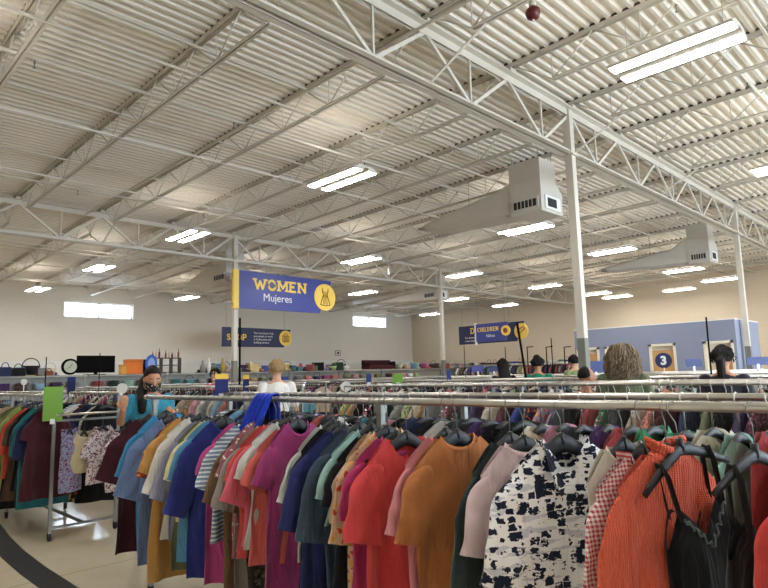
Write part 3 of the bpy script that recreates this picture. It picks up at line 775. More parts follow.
def sleeve_mesh(R, side, sw, zn, drop, Ls=.2, a0=.088, a1=.072, ang=80, th=.013, bend=0, puff=0):
    b = MB(); n = 20; m = 18; rows = []; zt = zn-drop
    p1, p2 = R.uniform(0, 6), R.uniform(0, 6); k = R.uniform(8, 12)
    px, pz = sw-.075, zt-.028; Lt = Ls+.07; wd = R.uniform(-2, 3)
    for j in range(m+1):
        t = j/m; q = min(1, t*Lt/.13); an = radians(34+(ang+wd-34)*(q*q*(3-2*q)))
        if j: px += Lt/m*cos(an); pz -= Lt/m*sin(an)
        e = min(1, t*Lt/.11); a = (.032+(a0*.93-.032)*e**.7); a = a+(a1-a0)*max(0, (t-.3)/.7); row = []
        for i in range(n):
            f = 2*pi*i/n; c, s = cos(f), sin(f)
            w = a*math.copysign(abs(c)**.85, c); d = (th+.011*t)*math.copysign(abs(s)**.8, s)
            d += .006*sin(k*w*12+p1+t*4)*min(1, t*2)+.005*sin(p2+t*9)*t + .013*noise.noise(Vector((w*20+p1*5, t*Ls*16+p2, 1)))
            nx, nz = sin(an), cos(an)
            row.append((side*(px+nx*w+.004*sin(t*14+p2)*t), d, pz+nz*w))
        rows.append(row)
    b.grid(rows, closed=True)
    last = rows[-1]; b.grid([last, [(p[0]*.99, p[1]*.5, p[2]+.012) for p in last]], closed=True)
    b.f.append(tuple(range(n))); b.sm.append(True)
    return b
def neckband_mesh(nw, dipf, dipb, zn, h=.02, turtle=0, collar=False):
    b = MB(); n = 32; rows = []
    for j in range(4 if not turtle else 9):
        t = j/3 if not turtle else j/8; row = []
        for i in range(n):
            a = 2*pi*i/n; c, s = cos(a), sin(a); x = c*nw; q = abs(s)
            z = zn-(dipf if s < 0 else dipb)*q
            y = (.03 if s < 0 else .026)*s
            if turtle: 
                row.append((x*(1-.12*sin(pi*t))+.01*sin(t*6), y*1.3+.004*sin(3*a+t*5), z-.01+turtle*t+.008*sin(2*a+1)))
            else: row.append((x*(1-.13*t)*(1.02), y*(1+.1*(1-t)) - .003*sin(pi*t), z-h*.5+h*t*.9))
        rows.append(row)
    if turtle:
        rows.append([(p[0]*.93, p[1]*.8, p[2]-.03) for p in rows[-1]])
    b.grid(rows, closed=True); return b
def collar_mesh(nw, zn):
    b = MB()
    for s in (-1, 1):
        rows = []
        for j in range(5):
            t = j/4
            rows.append([(s*(nw*1.05-t*nw*.78), -.03-.006*k+.012*t, zn+.012-t*.1-k*.028-(.022*k*t)) for k in range(4)])
        b.grid(rows)
        b.grid([[(s*nw*1.05, -.03+.06*q, zn+.012-.026*k) for k in range(4)] for q in (0, .5, 1)])
    o = b; return o
LASTY = [None]; DBG = []
def solve_y(px, X, z, half, th, zz):
    lo, hi = .05, 9.5
    for _ in range(50):
        m = (lo+hi)/2
        p = (X-half*cos(th), m+half*sin(th), z+zz)
        if proj(p)[0] > px: lo = m
        else: hi = m
    return (lo+hi)/2
seq = [0]
def garment(kind, label, color, px=None, th=0, X=2.0, Y=None, mat='cloth', sw=.21, L=.66, hem=.235, sl=None, nw=.085, dipf=.07, neck='band', hang='wide', seed=None, amp=.024, cat=None, scale=1, hangerlabel=None, ang=None, z=RZ, collar_c=None, hgroup=None, group=None, roll=None, dz=None, **kw):
    seq[0] += 1; dz = random.Random(seq[0]).uniform(-.028, .012) if dz is None else dz; R = random.Random(seed or seq[0]*13+5); th = radians(th)
    if Y is None:
        Y = solve_y(px, X, z, sw, th, -.215)
        if LASTY[0] is not None: Y = min(Y, LASTY[0]-.034)
        LASTY[0] = Y; DBG.append((px, round(proj((X-sw*cos(th), Y+sw*sin(th), z-.215))[0]-px, 1), round(Y, 2)))
    zn = -.127; drop = kw.pop('drop', .098)
    hz = z+RR-.021+.001+0
    tilt = R.uniform(-.05, .05) if roll is None else roll; z += dz
    c = hexc(color) if isinstance(color, str) else color
    lum = .3*c[0]+.59*c[1]+.11*c[2]; c = tuple((lum+(v-lum)*.86)*.92 for v in c)
    g = garment_mesh(R, sw=sw, L=L, nw=nw, hem=hem, dipf=dipf, amp=amp, zn=zn, drop=drop, **kw)
    o = g.build(kind, mat, None, (X, Y, z), -th); o.color = (*c, 1); recalc(o)
    o.rotation_euler = (0, tilt, -th)
    tag(o, label, cat or kind.replace('_', ' '), group)
    def part(bm, nm, mt=None, cc=None):
        q = bm.build(nm, mt or mat, o); q.color = (*(cc or c), 1); recalc(q); return q
    if sl:
        Ls, a0, a1 = sl
        if ang is None: ang = 67 if (px or 600) < 300 else 75
        for s in (-1, 1): part(sleeve_mesh(R, s, sw, zn, drop, Ls, a0, a1, ang), 'sleeve')
    if neck == 'band': part(neckband_mesh(nw, dipf, .015, zn), 'neckband')
    elif neck == 'turtle': part(neckband_mesh(nw, dipf, .01, zn, turtle=.055), 'turtleneck')
    elif neck == 'collar': part(collar_mesh(nw, zn), 'collar', cc=hexc(collar_c) if collar_c else None)
    if hang:
        h = put_hanger(X, Y, hz, th, hang, hangerlabel or ('black hanger of the ' + ' '.join(label.split(' with')[0].split(' on ')[0].split(',')[0].split()[:11])), hgroup or 'hangers on the nearest rack', (sw-.04)/.19, dz)
        h.rotation_euler = (0, tilt, -th)
    return o
S = (.19, .09, .078); SS = (.13, .088, .08); LS = (.52, .085, .052); ES = (.3, .09, .066)
FRONT_LIST = [
 # kind, label, colour, px, theta, options
 ('blouse', 'dark maroon blouse at the free end of the nearest rack', '#4a1a28', 119, 2, dict(L=.92, sl=(.27, .11, .1))),
 ('tee_shirt', 'bright blue top second at the end of the nearest rack', '#2b8fc4', 135, 2, dict(L=.9, sl=(.25, .095, .085))),
 ('tee_shirt', 'periwinkle blue top with loose short sleeve, beside the bright blue top', '#6c88bd', 141, 3, dict(L=.93, sl=(.34, .1, .095))),
 ('blouse', 'red and orange patterned blouse beside the periwinkle top', '#8c4636', 152, 3, dict(L=.6, sl=S, mat='floral_red')),
 ('tunic', 'mustard yellow tunic near the end post', '#c8923c', 160, 3, dict(L=.98, sl=S)),
 ('tee_shirt', 'off-white tee beside the mustard tunic', '#d6d3cb', 168, 4, dict(L=.72, sl=ES)),
 ('blouse', 'grey lilac blouse behind the pale yellow top', '#8f8fab', 174, 4, dict(L=.7, sl=ES)),
 ('trousers_set', 'olive green tunic below the pale yellow top', '#6d7150', 177, 4, dict(L=.86, sl=None, kindname='tunic')),
 ('tee_shirt', 'pale yellow top beside the royal navy sweater', '#e2dca0', 183, 4, dict(L=.58, sl=S)),
 ('blouse', 'sky blue blouse tucked behind the royal navy sweater', '#4d93c0', 187, 4, dict(L=.8, sl=S)),
 ('sweater', 'royal navy half-sleeve top hanging in front of a sky blue blouse', '#23307f', 192, 6, dict(L=.88, sl=(.36, .1, .075))),
 ('tee_shirt', 'hot pink top between the royal navy and the blue checked ones', '#c4408f', 211, 6, dict(L=.86, sl=SS)),
 ('blouse', 'light blue checked blouse next to the hot pink top', '#7f97b4', 217, 6, dict(L=.62, sl=S, mat='plaid')),
 ('tunic', 'brown tunic next to the light blue checked blouse', '#7c5a3e', 225, 6, dict(L=1.0, sl=(.24, .09, .08))),
 ('blouse', 'dusty rose patterned blouse between brown and grey tops', '#a0606a', 230, 6, dict(L=.7, sl=SS, mat='floral_pink')),
 ('tunic', 'stone grey tunic near the brown one', '#9c958c', 234, 6, dict(L=.95, sl=(.26, .09, .08))),
 ('tee_shirt', 'coral red top under the royal blue draped cloth', '#d8443c', 241, 6, dict(L=.66, sl=SS)),
 ('tunic', 'dark camouflage-like tunic low behind the coral pink blouse', '#3b3c34', 245, 6, dict(L=.95, sl=SS, mat='floral_pink2')),
 ('blouse', 'coral pink blouse with a wide sleeve, left of the long magenta dress', '#e0566c', 249, 8, dict(L=.6, sl=(.24, .095, .09))),
 ('blouse', 'white and grey printed blouse left of the long magenta dress', '#c9cbc6', 254, 8, dict(L=.62, sl=SS)),
 ('blouse', 'orange-trimmed coral blouse directly behind the magenta dress', '#d65a52', 257, 2, dict(L=.66, sl=SS)),
 ('dress', 'long magenta dress with short flutter sleeves', '#a32d77', 263, -4, dict(L=1.05, sl=(.15, .08, .085), sw=.185, hem=.21, nw=.075)),
 ('tee_shirt', 'white short-sleeve tee behind the navy top', '#c9ccc8', 296, 6, dict(L=.6, sl=S)),
 ('tunic', 'black tunic between the white tee and the navy top', '#15171e', 302, 6, dict(L=.95, sl=SS)),
 ('tee_shirt', 'navy blue tee beside the faded denim shirt', '#28306c', 308, 8, dict(L=.72, sl=(.28, .1, .085))),
 ('shirt', 'faded denim shirt with wide rolled sleeve', '#3e5066', 320, 10, dict(L=.95, sl=(.31, .105, .095), neck='collar')),
 ('tee_shirt', 'pale teal tee right of the denim shirt', '#8fb9b4', 333, 10, dict(L=.4, sl=SS)),
 ('tunic', 'black tunic right of the denim shirt', '#111318', 336, 10, dict(L=.95, sl=SS)),
 ('blouse', 'beige blouse between the teal tee and the orange floral one', '#c9a78e', 341, 10, dict(L=.9, sl=(.2, .09, .075))),
 ('blouse', 'orange and cream floral blouse beside the beige one', '#dcb48c', 348, 10, dict(L=.8, sl=(.28, .09, .075), mat='floral_red')),
 ('tee_shirt', 'bright magenta tee half hidden by the red draped top', '#c02a74', 357, 11, dict(L=.7, sl=(.17, .09, .08))),
 ('blouse', 'large coral red draped blouse hung crooked beside the mustard tee', '#e23c40', 368, 8, dict(L=.92, sl=(.24, .11, .11), dipf=.09, nw=.1, amp=.02, neck=None)),
 ('tee_shirt', 'pink tee sleeve behind the mustard tee', '#e08a92', 406, 9, dict(L=.95, sl=(.2, .09, .085))),
 ('tee_shirt', 'mustard orange v-neck tee facing out', '#c0702a', 416, 12, dict(L=.86, sl=(.22, .095, .088), dipf=.05, nw=.095, amp=.01)),
 ('cardigan', 'dark green grey cardigan behind the pale pink tee', '#2c3735', 470, 10, dict(L=.5, sl=(.42, .085, .07), neck=None)),
 ('tee_shirt', 'pale pink long tee left of the navy and white print shirt', '#d8bcbf', 479, 17, dict(L=.95, sl=(.2, .09, .08), dipf=.04, nw=.1)),
 ('shirt', 'white shirt with navy ink blot print and half sleeves', '#e9e7ea', 508, 30, dict(L=.9, sl=(.3, .1, .09), mat='ink', neck='collar', amp=.009, dipf=.09)),
 ('blouse', 'cream sleeveless blouse beside the red gingham shirt', '#d8cfc0', 585, 20, dict(L=.8, sl=None, sw=.17)),
 ('shirt', 'red and white gingham shirt', '#c03440', 594, 20, dict(L=.9, sl=(.5, .085, .06), mat='gingham', neck='collar')),
 ('sweater', 'orange-red ribbed turtleneck sweater', '#ea5830', 621, 24, dict(L=.8, sl=(.46, .085, .07), mat='knit', neck='turtle', dz=-.015, dipf=.02, nw=.075, amp=.022, sw=.19)),
]
MAT['floral_pink2'] = mk_floral('dark_leaf_print', '#6b6a5a', '#20211c', 30, .4)
for kind, label, colr, px, th, opt in FRONT_LIST:
    kn = opt.pop('kindname', kind)
    garment(kn, label, colr, px, th, **opt)

# black camisole with straps on an angled hanger in front
def camisole(px, th, label, colr, roll=0, L=.62, X=1.98, strap=.17, lace=False, half=.15, hw=.2):
    th = radians(th); Y = solve_y(px, X, RZ, half, th, -.2); R = random.Random(px)
    g = MB(); rows = []; nc, nr = 44, 24; zt = -.125-strap; p1 = R.uniform(0, 6)
    for j in range(nr+1):
        t = j/nr; row = []
        for i in range(nc):
            a = 2*pi*i/nc; c, s = cos(a), sin(a); u = math.copysign(abs(c)**.75, c)
            W = .15+(hw-.15)*t; x = u*W
            ztop = zt-.03*cos(u*pi*1)-.035*(1 if s < 0 else 0)*(1-abs(u)*1.2 if abs(u) < .8 else 0) - (.06 if s > 0 else 0)
            ztop = zt - .10*max(0, 1-abs(abs(u)-.0)*1.9) - .12*max(0, abs(u)-.62)*2.2
            z = ztop+(-.125-L-ztop)*t
            y = (.02+.012*min(1, t*4))*math.copysign(abs(s)**.8, s) + (.003+.013*t)*(sin(26*x+p1+2*t)+.5*sin(50*x+p1*2))
            row.append((x, y, z))
        rows.append(row)
    g.grid(rows, closed=True)
    o = g.build('camisole', 'cloth', None, (X, Y, RZ), -th); o.color = (*hexc(colr), 1); recalc(o); tag(o, label, 'camisole')
    for s in (-1, 1):
        for d in (-1, 1):
            b = MB(); b.tube([(s*.105, d*.004, -.15), (s*.1, d*.02, -.19), (s*.092, d*.024, zt-.03)], [(.011, .003)]*3, 8, refl=(1, 0, 0)); q = b.build('strap', 'cloth', o); q.color = o.color
    if lace:
        b = MB(); pts = [(-.09+.18*k/30, -.034-.004*sin(k*2), zt-.02-.11*(1-abs(k/15-1))-.01*sin(k*1.7)) for k in range(31)]; b.tube(pts, .0035, 5); q = b.build('lace_trim', 'cloth', o); q.color = (*hexc('#6c7a78'), 1)
    h = put_hanger(X, Y, RZ+RR-.02, th, 'slim', 'black hanger of the ' + label.split(' with')[0], 'hangers on the nearest rack')
    for q in (o, h): q.rotation_euler = (0, roll, -th)
    return o
camisole(640, 22, 'black strappy camisole with grey trim, in front of the orange-red sweaters', '#0b0b0d', lace=True, roll=-.2)
camisole(722, 20, 'black sleeveless top hanging right of the strappy camisole', '#111214', X=1.99)
garment('blouse', 'scarlet blouse at the frame edge end of the nearest rack', '#d8322a', 768, 25, L=.8, sl=S, sw=.2)
garment('tee_shirt', 'navy tee last on the near end of the nearest rack', '#2a3050', Y=.22, th=20, L=.7, sl=S)
garment('tee_shirt', 'grey tee on the near end of the nearest rack', '#8a8a90', Y=.1, th=20, L=.7, sl=S)

# royal blue garment thrown over the rail
b = MB(); rows = []; Yb = solve_y(268, 2.0, RZ, 0, 0, 0)
for j in range(40):
    t = j/39; row = []
    for i in range(18):
        u = i/17-.5
        s = t*.62   # arc length: .16 behind, over the rails, .42 in front
        wv = .010*sin(u*22+1)+.006*sin(u*41+t*5)
        y = Yb + u*(.17-.02*t) + max(0, t-.3)*.26
        if s < .14: x = 2.0+.026+wv*.6; z = RZ-.12+s
        elif s < .2:
            a = (s-.14)/.06*pi; x = 2.0+.026*cos(a)+wv*.2; z = RZ+.018+.018*sin(a)
        else: x = 2.0-.028-(s-.2)*.22+wv*1.6; z = RZ+.018-(s-.2)*.97
        row.append((x, y, z))
    rows.append(row)
b.grid(rows); o = b.build('draped_cloth', 'cloth'); o.color = (*hexc('#2342c4'), 1)
m = o.modifiers.new('s', 'SOLIDIFY'); m.thickness = .006; m = o.modifiers.new('ss', 'SUBSURF'); m.levels = 1; m.render_levels = 1
tag(o, 'royal blue garment thrown over the rail above the coral tops', 'garment')

# ------------------------------------------------------------------ shared far garments: one mesh per shape, colour per object
def merged_garment(seed, **kw):
    R = random.Random(seed); sl = kw.pop('sl', None); sw = kw.get('sw', .21)
    g = garment_mesh(R, nc=24, nr=10, zn=-.125, drop=.075, **kw)
    if sl:
        for s in (-1, 1):
            q = sleeve_mesh(R, s, sw, -.125, .075, *sl); n = len(g.v); g.v += q.v; g.f += [tuple(n+i for i in f) for f in q.f]; g.sm += q.sm
    return g
PROTO = []
for k, (kn, kw) in enumerate([('tee_shirt', dict(L=.66, sl=S)), ('tee_shirt', dict(L=.72, sl=ES)), ('blouse', dict(L=.7, sl=LS)), ('blouse', dict(L=.6, sl=SS, dipf=.1)),
                              ('tunic', dict(L=.85, sl=S)), ('dress', dict(L=1.0, sl=SS, sw=.18, hem=.27, flare=.6)), ('cardigan', dict(L=.62, sl=LS, dipf=.14)), ('tank_top', dict(L=.6, sw=.15, hem=.2))]):
    me = merged_garment(100+k, **kw).mesh(kn, 'cloth')
    PROTO.append((kn, me))
PRINT = {}
def print_mesh(k, mt):
    if (k, mt) not in PRINT:
        me = PROTO[k][1].copy(); me.materials.clear(); me.materials.append(MAT[mt]); PRINT[(k, mt)] = me
    return PRINT[(k, mt)]
PAL = [('black', '#141518'), ('charcoal', '#33363a'), ('navy', '#1f2a50'), ('white', '#dcdad4'), ('cream', '#d9ccae'), ('maroon', '#5a1d2c'), ('red', '#b52a2c'), ('coral', '#d9604f'),
       ('pink', '#d88ca4'), ('magenta', '#b02a78'), ('purple', '#4a2a66'), ('lilac', '#a893c0'), ('royal blue', '#2546b0'), ('sky blue', '#6fa6cc'), ('teal', '#1f7f88'), ('mint', '#8fc8b4'),
       ('green', '#1f8a58'), ('olive', '#6e7440'), ('lime', '#9cc04c'), ('yellow', '#d8b840'), ('mustard', '#b98428'), ('orange', '#d9702c'), ('brown', '#5d4130'), ('grey', '#8c8c8c'), ('tan', '#b59a76'), ('dark green', '#1f3a2c')]
PD = dict(PAL); PALW = PAL+[p for p in PAL if p[0] in ('black', 'charcoal', 'navy', 'white', 'cream', 'grey', 'brown', 'maroon')]*2
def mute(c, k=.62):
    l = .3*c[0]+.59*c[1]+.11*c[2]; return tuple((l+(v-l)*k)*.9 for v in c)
NICE = {'tee_shirt': 'tee', 'tank_top': 'tank top'}
def far_row(X, ys, where, cols=None, R=None, hlabel=None, group=None, thr=(0, 14), protos=None, scale=1, hanger=True, zdrop=0, prints=.18):
    R = R or random.Random(int(X*100)+len(ys))
    hgroup = 'hangers on ' + where
    for n, Y in enumerate(ys):
        cn = cols[n % len(cols)] if cols else R.choice(PALW)[0]
        k = R.choice(protos or range(len(PROTO))); kn, me = PROTO[k]; pat = ''
        if R.random() < prints:
            mt, pat = R.choice([('floral_red', 'flowered '), ('floral_pink', 'floral '), ('plaid', 'striped '), ('paisley', 'speckled ')]); me = print_mesh(k, mt)
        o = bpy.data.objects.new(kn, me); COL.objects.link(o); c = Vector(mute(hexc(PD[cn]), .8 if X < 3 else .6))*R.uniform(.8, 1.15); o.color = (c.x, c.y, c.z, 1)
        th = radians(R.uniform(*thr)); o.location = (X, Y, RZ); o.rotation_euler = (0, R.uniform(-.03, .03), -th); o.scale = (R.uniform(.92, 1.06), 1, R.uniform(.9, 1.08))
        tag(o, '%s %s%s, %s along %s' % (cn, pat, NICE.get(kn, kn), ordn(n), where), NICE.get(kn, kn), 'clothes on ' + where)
        if hanger:
            h = bpy.data.objects.new('clothes_hanger', HFAR); COL.objects.link(h); h.location = (X, Y, RZ+RR-.02); h.rotation_euler = (0, 0, -th)
            h.scale = o.scale; tag(h, 'black hangers on ' + where, 'hanger', hgroup)
def frange(a, b, st, j=0, seed=1):
    R = random.Random(seed); out = []; y = a
    while y < b: out.append(y+R.uniform(-j, j)); y += st
    return out
# rear rail of the nearest rack: colours as seen under the rails, from the near end
yr = frange(.3, 4.3, .105, .012, 3)
cr = ['tan', 'brown', 'red', 'red', 'mint', 'cream', 'green', 'green', 'red', 'purple', 'charcoal', 'pink', 'cream', 'black', 'black', 'purple', 'charcoal', 'white', 'black', 'navy', 'black', 'pink', 'charcoal', 'teal', 'black', 'white', 'charcoal', 'coral', 'black', 'lilac', 'black', 'navy', 'grey', 'teal', 'charcoal', 'navy', 'sky blue', 'black', 'grey', 'royal blue']
far_row(2.62, yr, 'the rear rail of the nearest rack', cr, thr=(0, 12), protos=[0, 1, 2, 3, 4, 6, 7], prints=.06)
# rack across the side aisle
left_seq = [('tunic', 'maroon', 6.78, .86), ('blouse', 'navy', 6.86, .7), ('blouse', 'teal', 6.95, .98), ('tunic', 'charcoal', 7.05, .95), ('tee_shirt', 'black', 7.14, .8), ('tunic', 'brown', 7.2, .9), ('blouse', 'coral', 7.28, .7),
            ('tunic', 'black', 7.36, 1.0), ('cardigan', 'lime', 7.5, .85), ('tunic', 'olive', 7.62, 1.0)]
lab = {'maroon': 'long maroon tunic first on the side aisle rack beside the lime card', 'navy': 'navy blouse just behind the long maroon tunic', 'teal': 'teal blouse between the maroon tunic and a charcoal one',
       'charcoal': 'charcoal tunic left of the teal blouse', 'brown': 'brown tunic left of the charcoal one', 'coral': 'orange-red blouse between brown and dark clothes', 'lime': 'lime green cardigan with hanging sleeve on the side aisle rack',
       'olive': 'olive tunic beside the lime green cardigan'}
bk = ['black tee next to the charcoal tunic', 'black tunic right of the lime green cardigan']
for kn, cn, Y, L in left_seq:
    lb = lab.get(cn) or bk.pop(0)
    col = {'coral': '#d2452c', 'lime': '#93a855', 'maroon': '#4b1c29', 'teal': '#1c7c86', 'olive': '#757a44'}.get(cn, PD[cn])
    garment(kn, lb, col, Y=Y, th=3, L=L, sw=.16 if cn == 'maroon' else .2, sl={'tunic': SS if cn == 'maroon' else S, 'blouse': ES, 'tee_shirt': S, 'cardigan': LS}[kn], hgroup='hangers on the side aisle rack', hem=.25)
far_row(2.0, frange(7.75, 11.8, .12, .01, 5), 'the far end of the side aisle rack', ['olive', 'tan', 'yellow', 'black', 'charcoal', 'brown'], protos=[0, 1, 2, 4])
far_row(2.62, frange(6.9, 11.8, .13, .01, 6), 'the rear rail of the side aisle rack', ['black', 'cream', 'navy', 'charcoal', 'maroon', 'white', 'sky blue'])
# tops on the end bar of that rack
def on_bar(p, kind, label, colr, mat, sw, L, th, sl=None, hang='slim', zoff=0):
    o = garment(kind, label, colr, Y=p[1], X=p[0], th=th, L=L, mat=mat, sw=sw, sl=sl, hgroup='hangers on the end bar of the side aisle rack', z=p[2], hang=hang, hem=sw+.03, amp=.012)
    return o
b = MB(); b.cyl((2.0, 6.5, 1.19), (3.35, 6.5, 1.19), .011, 10); b.cyl((2.0, 6.5, 1.19), (2.0, 6.6, 1.19), .009, 8); b.cyl((2.62, 6.5, 1.19), (2.62, 6.6, 1.19), .009, 8)
tag(b.build('garment_bar', 'chrome'), 'short chrome bar across the end of the side aisle rack', 'bar')
on_bar((2.1, 6.47, 1.175), 'blouse', 'blue lace blouse on the end bar behind the maroon tunic', '#8a93b8', 'paisley', .08, .6, -4)
on_bar((2.24, 6.46, 1.175), 'tank_top', 'cream tank top on the end bar beside the speckled tops', '#cfbd96', 'cloth', .1, .4, -4)
on_bar((2.40, 6.42, 1.175), 'blouse', 'plum speckled white blouse on the end bar, nearer the post', '#ddd3d6', 'paisley', .14, .55, -8, sl=SS)
on_bar((2.58, 6.37, 1.175), 'tunic', 'plum paisley white tunic on the end bar beside the woman', '#e0d6d8', 'paisley', .15, .6, -10, sl=SS)
# rows behind
far_row(4.7, frange(1.0, 5.3, .115, .02, 8), 'the front rail of the second row', thr=(0, 16), prints=.25)
far_row(5.3, frange(1.1, 5.3, .2, .02, 9), 'the back rail of the second row')
far_row(4.7, frange(7.0, 15, .17, .02, 10), 'the second row beyond the aisle')
far_row(7.4, frange(1.6, 8.2, .16, .03, 11), 'the front rail of the third row')
far_row(7.4, frange(9.8, 16.2, .22, .03, 12), 'the third row before the banner column')

# the rest of the clothing, too far to count
def mass(X, y0, y1, st, seed, name='hanging_clothes', zt=RZ, hi=0):
    R = random.Random(seed); b = MB(); cols = []
    y = y0
    while y < y1:
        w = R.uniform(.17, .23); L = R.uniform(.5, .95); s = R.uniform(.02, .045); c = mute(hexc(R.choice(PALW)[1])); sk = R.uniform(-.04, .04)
        n0 = len(b.f)
        prof = [(-w, zt-.17), (-.06, zt-.08), (0, zt-.1), (.06, zt-.08), (w, zt-.17), (w+.07, zt-.35), (w+.0, zt-.36), (w*1.05, zt-L), (-w*1.05, zt-L), (-w, zt-.36), (-w-.07, zt-.35)]
        prof = [(p[0]+X, p[1]) for p in prof]
        n = len(b.v); k = len(prof)
        for q in (-s, s):
            for i, p in enumerate(prof): b.v.append((p[0], y+q*(.4 if p[1] > zt-.2 else 1)+.012*sin(i*2+y*9)+sk*(p[0]-X), p[1]))
        b.f.append(tuple(n+i for i in range(k))); b.f.append(tuple(n+k+i for i in range(k-1, -1, -1))); b.sm += [False]*2
        for i in range(k): b.f.append((n+i, n+k+i, n+k+(i+1) % k, n+(i+1) % k)); b.sm.append(False)
        cols += [c]*(len(b.f)-n0)
        # hanger bar + hook
        n0 = len(b.f); b.bar((X-w*.8, y, zt-.13), (X, y, zt-.07), .012, .02); b.bar((X, y, zt-.07), (X+w*.8, y, zt-.13), .012, .02); b.bar((X, y, zt-.08), (X, y, zt+.02), .005, .005)
        cols += [(.01, .01, .012)]*12+[(.5, .5, .5)]*(len(b.f)-n0-12)
        y += st*R.uniform(.7, 1.3)
    m = bpy.data.materials.get('mixed_cloth')
    if not m:
        m, nt, bs = node_mat('mixed_cloth'); a = N(nt, 'ShaderNodeAttribute'); a.attribute_name = 'cloth_colour'; nt.links.new(a.outputs['Color'], bs.inputs['Base Color']); bs.inputs['Roughness'].default_value = .85
    o = b.build(name, m); at = o.data.attributes.new('cloth_colour', 'FLOAT_COLOR', 'FACE')
    at.data.foreach_set('color', [v for c in cols for v in (*c, 1)])
    return o
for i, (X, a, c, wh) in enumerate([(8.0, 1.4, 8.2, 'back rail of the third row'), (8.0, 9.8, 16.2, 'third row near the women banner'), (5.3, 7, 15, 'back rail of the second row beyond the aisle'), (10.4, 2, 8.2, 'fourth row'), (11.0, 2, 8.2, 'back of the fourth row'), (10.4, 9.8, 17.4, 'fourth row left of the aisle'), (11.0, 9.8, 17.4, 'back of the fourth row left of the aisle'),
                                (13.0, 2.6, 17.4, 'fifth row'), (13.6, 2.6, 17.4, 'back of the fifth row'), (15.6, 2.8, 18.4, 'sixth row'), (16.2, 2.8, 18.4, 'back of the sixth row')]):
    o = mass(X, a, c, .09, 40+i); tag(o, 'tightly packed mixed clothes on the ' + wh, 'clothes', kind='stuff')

# farther tall racks by the right wall
def tall_rack(x, y0, y1, z, label):
    r = empty('clothes_rack', (x, y0, 0)); tag(r, label, 'clothes rack', 'tall single-rail racks near the right wall')
    b = MB(); b.cyl((0, 0, z), (0, y1-y0, z), .015, 8); b.build('rail', 'chrome', r)
    for y in (0, y1-y0):
        b = MB(); b.box(-.015, .015, y-.015, y+.015, .0, z+.02); b.build('post', 'steel', r)
        b = MB(); b.box(-.3, .3, y-.02, y+.02, 0, .03); b.build('foot_bar', 'steel', r)
for i, (x, a, c) in enumerate([(20.5, 10.5, 15.5), (22.8, 11, 18), (25.2, 12, 19), (27.6, 12, 20), (22.0, 1.8, 4.2)]):
    tall_rack(x, a, c, 1.78, 'tall rack of children clothes, %s one beyond the sixth row' % ORD[i] if i < 4 else 'tall rack of dark clothes right of the fitting rooms')
    o = mass(x, a+.1, c-.1, .1, 80+i, zt=1.78); tag(o, 'mixed small clothes on the %s tall rack' % ORD[i], 'clothes', kind='stuff')

# ------------------------------------------------------------------ shelving with goods by the back wall
def gondola(x0, x1, y, z, label):
    r = empty('display_shelf', ((x0+x1)/2, y, 0)); tag(r, label, 'shelf', 'pale steel display shelves')
    w = (x1-x0)/2
    b = MB(); b.box(-w, w, -.02, .02, 0, z); b.build('back_panel', 'shelf', r)
    for k in range(4): 
        b = MB(); zz = z-.02-.4*k; b.box(-w, w, -.32, .32, zz-.03, zz); b.build('shelf_board', 'shelf', r)
    for s in (-1, 1): b = MB(); b.box(s*w-.02, s*w+.02, -.32, .32, 0, .1); b.box(s*w-.02, s*w+.02, -.03, .03, 0, z+.02); b.build('upright', 'steel', r)
GZ = 1.72
for i in range(7): gondola(4.2+2.5*i, 6.66+2.5*i, 19.4, GZ, 'pale display shelf, %s from the left along the back of the store' % ORD[i])
for i in range(4):
    r = None
for i in range(4): gondola(21.9+2.1*i, 23.96+2.1*i, 23.5, 1.78, 'pale display shelf in the far corner, %s from the left' % ORD[i])

def vase_b(h, r): 
    b = MB(); b.tube([(0, 0, h*t) for t in (0, .1, .3, .5, .7, .85, 1)], [r*q for q in (.6, .85, 1, .9, .5, .35, .45)], 14); return b
def handbag(loc, w, h, colr, label, rz=0):
    r = empty('handbag', loc, rz); tag(r, label, 'handbag')
    b = MB(); b.prism([(-w/2, 0), (w/2, 0), (w*.46, h*.6), (w*.4, h*.66), (-w*.4, h*.66), (-w*.46, h*.6)], 1, -w*.18, w*.18); q = b.build('bag_body', 'cloth', r); q.color = (*hexc(colr), 1)
    b = MB(); b.tube([(w*.28*cos(pi*k/8), 0, h*.6+h*.4*sin(pi*k/8)) for k in range(9)], .012, 6); q = b.build('handle', 'cloth', r); q.color = (*hexc(colr), 1)
def box_obj(name, loc, w, d, h, colr, label, cat, rz=0, lid=True):
    r = empty(name, loc, rz); tag(r, label, cat)
    b = MB(); b.box(-w/2, w/2, -d/2, d/2, 0, h*.8); q = b.build('carton', 'cloth', r); q.color = (*hexc(colr), 1)
    b = MB(); b.box(-w/2-.008, w/2+.008, -d/2-.008, d/2+.008, h*.78, h); q = b.build('lid', 'cloth', r); q.color = (*[c*.8 for c in hexc(colr)], 1)
def on_shelf(px): return at_y(px, 372, 19.4)
# clock leaning at the shelf
pp = on_shelf(66); r = empty('wall_clock', (pp.x, 19.1, GZ)); tag(r, 'round clock with dark rim and pale face on the display shelf', 'clock')
b = MB(); cz = .24
b.tube([(0, 0, cz), (0, -.06, cz)], [.235, .235], 36); b.build('rim', 'black', r)
b = MB(); b.tube([(0, -.055, cz), (0, -.066, cz)], [.175, .175], 36); b.build('dial', plain('clock_face', '#b9bfa8', .5), r)
b = MB(); b.bar((0, -.07, cz), (.05, -.07, cz+.09), .012, .006, (0, 1, 0)); b.build('hour_hand', 'black', r)
b = MB(); b.bar((0, -.072, cz), (-.1, -.072, cz-.06), .009, .006, (0, 1, 0)); b.build('minute_hand', 'black', r)
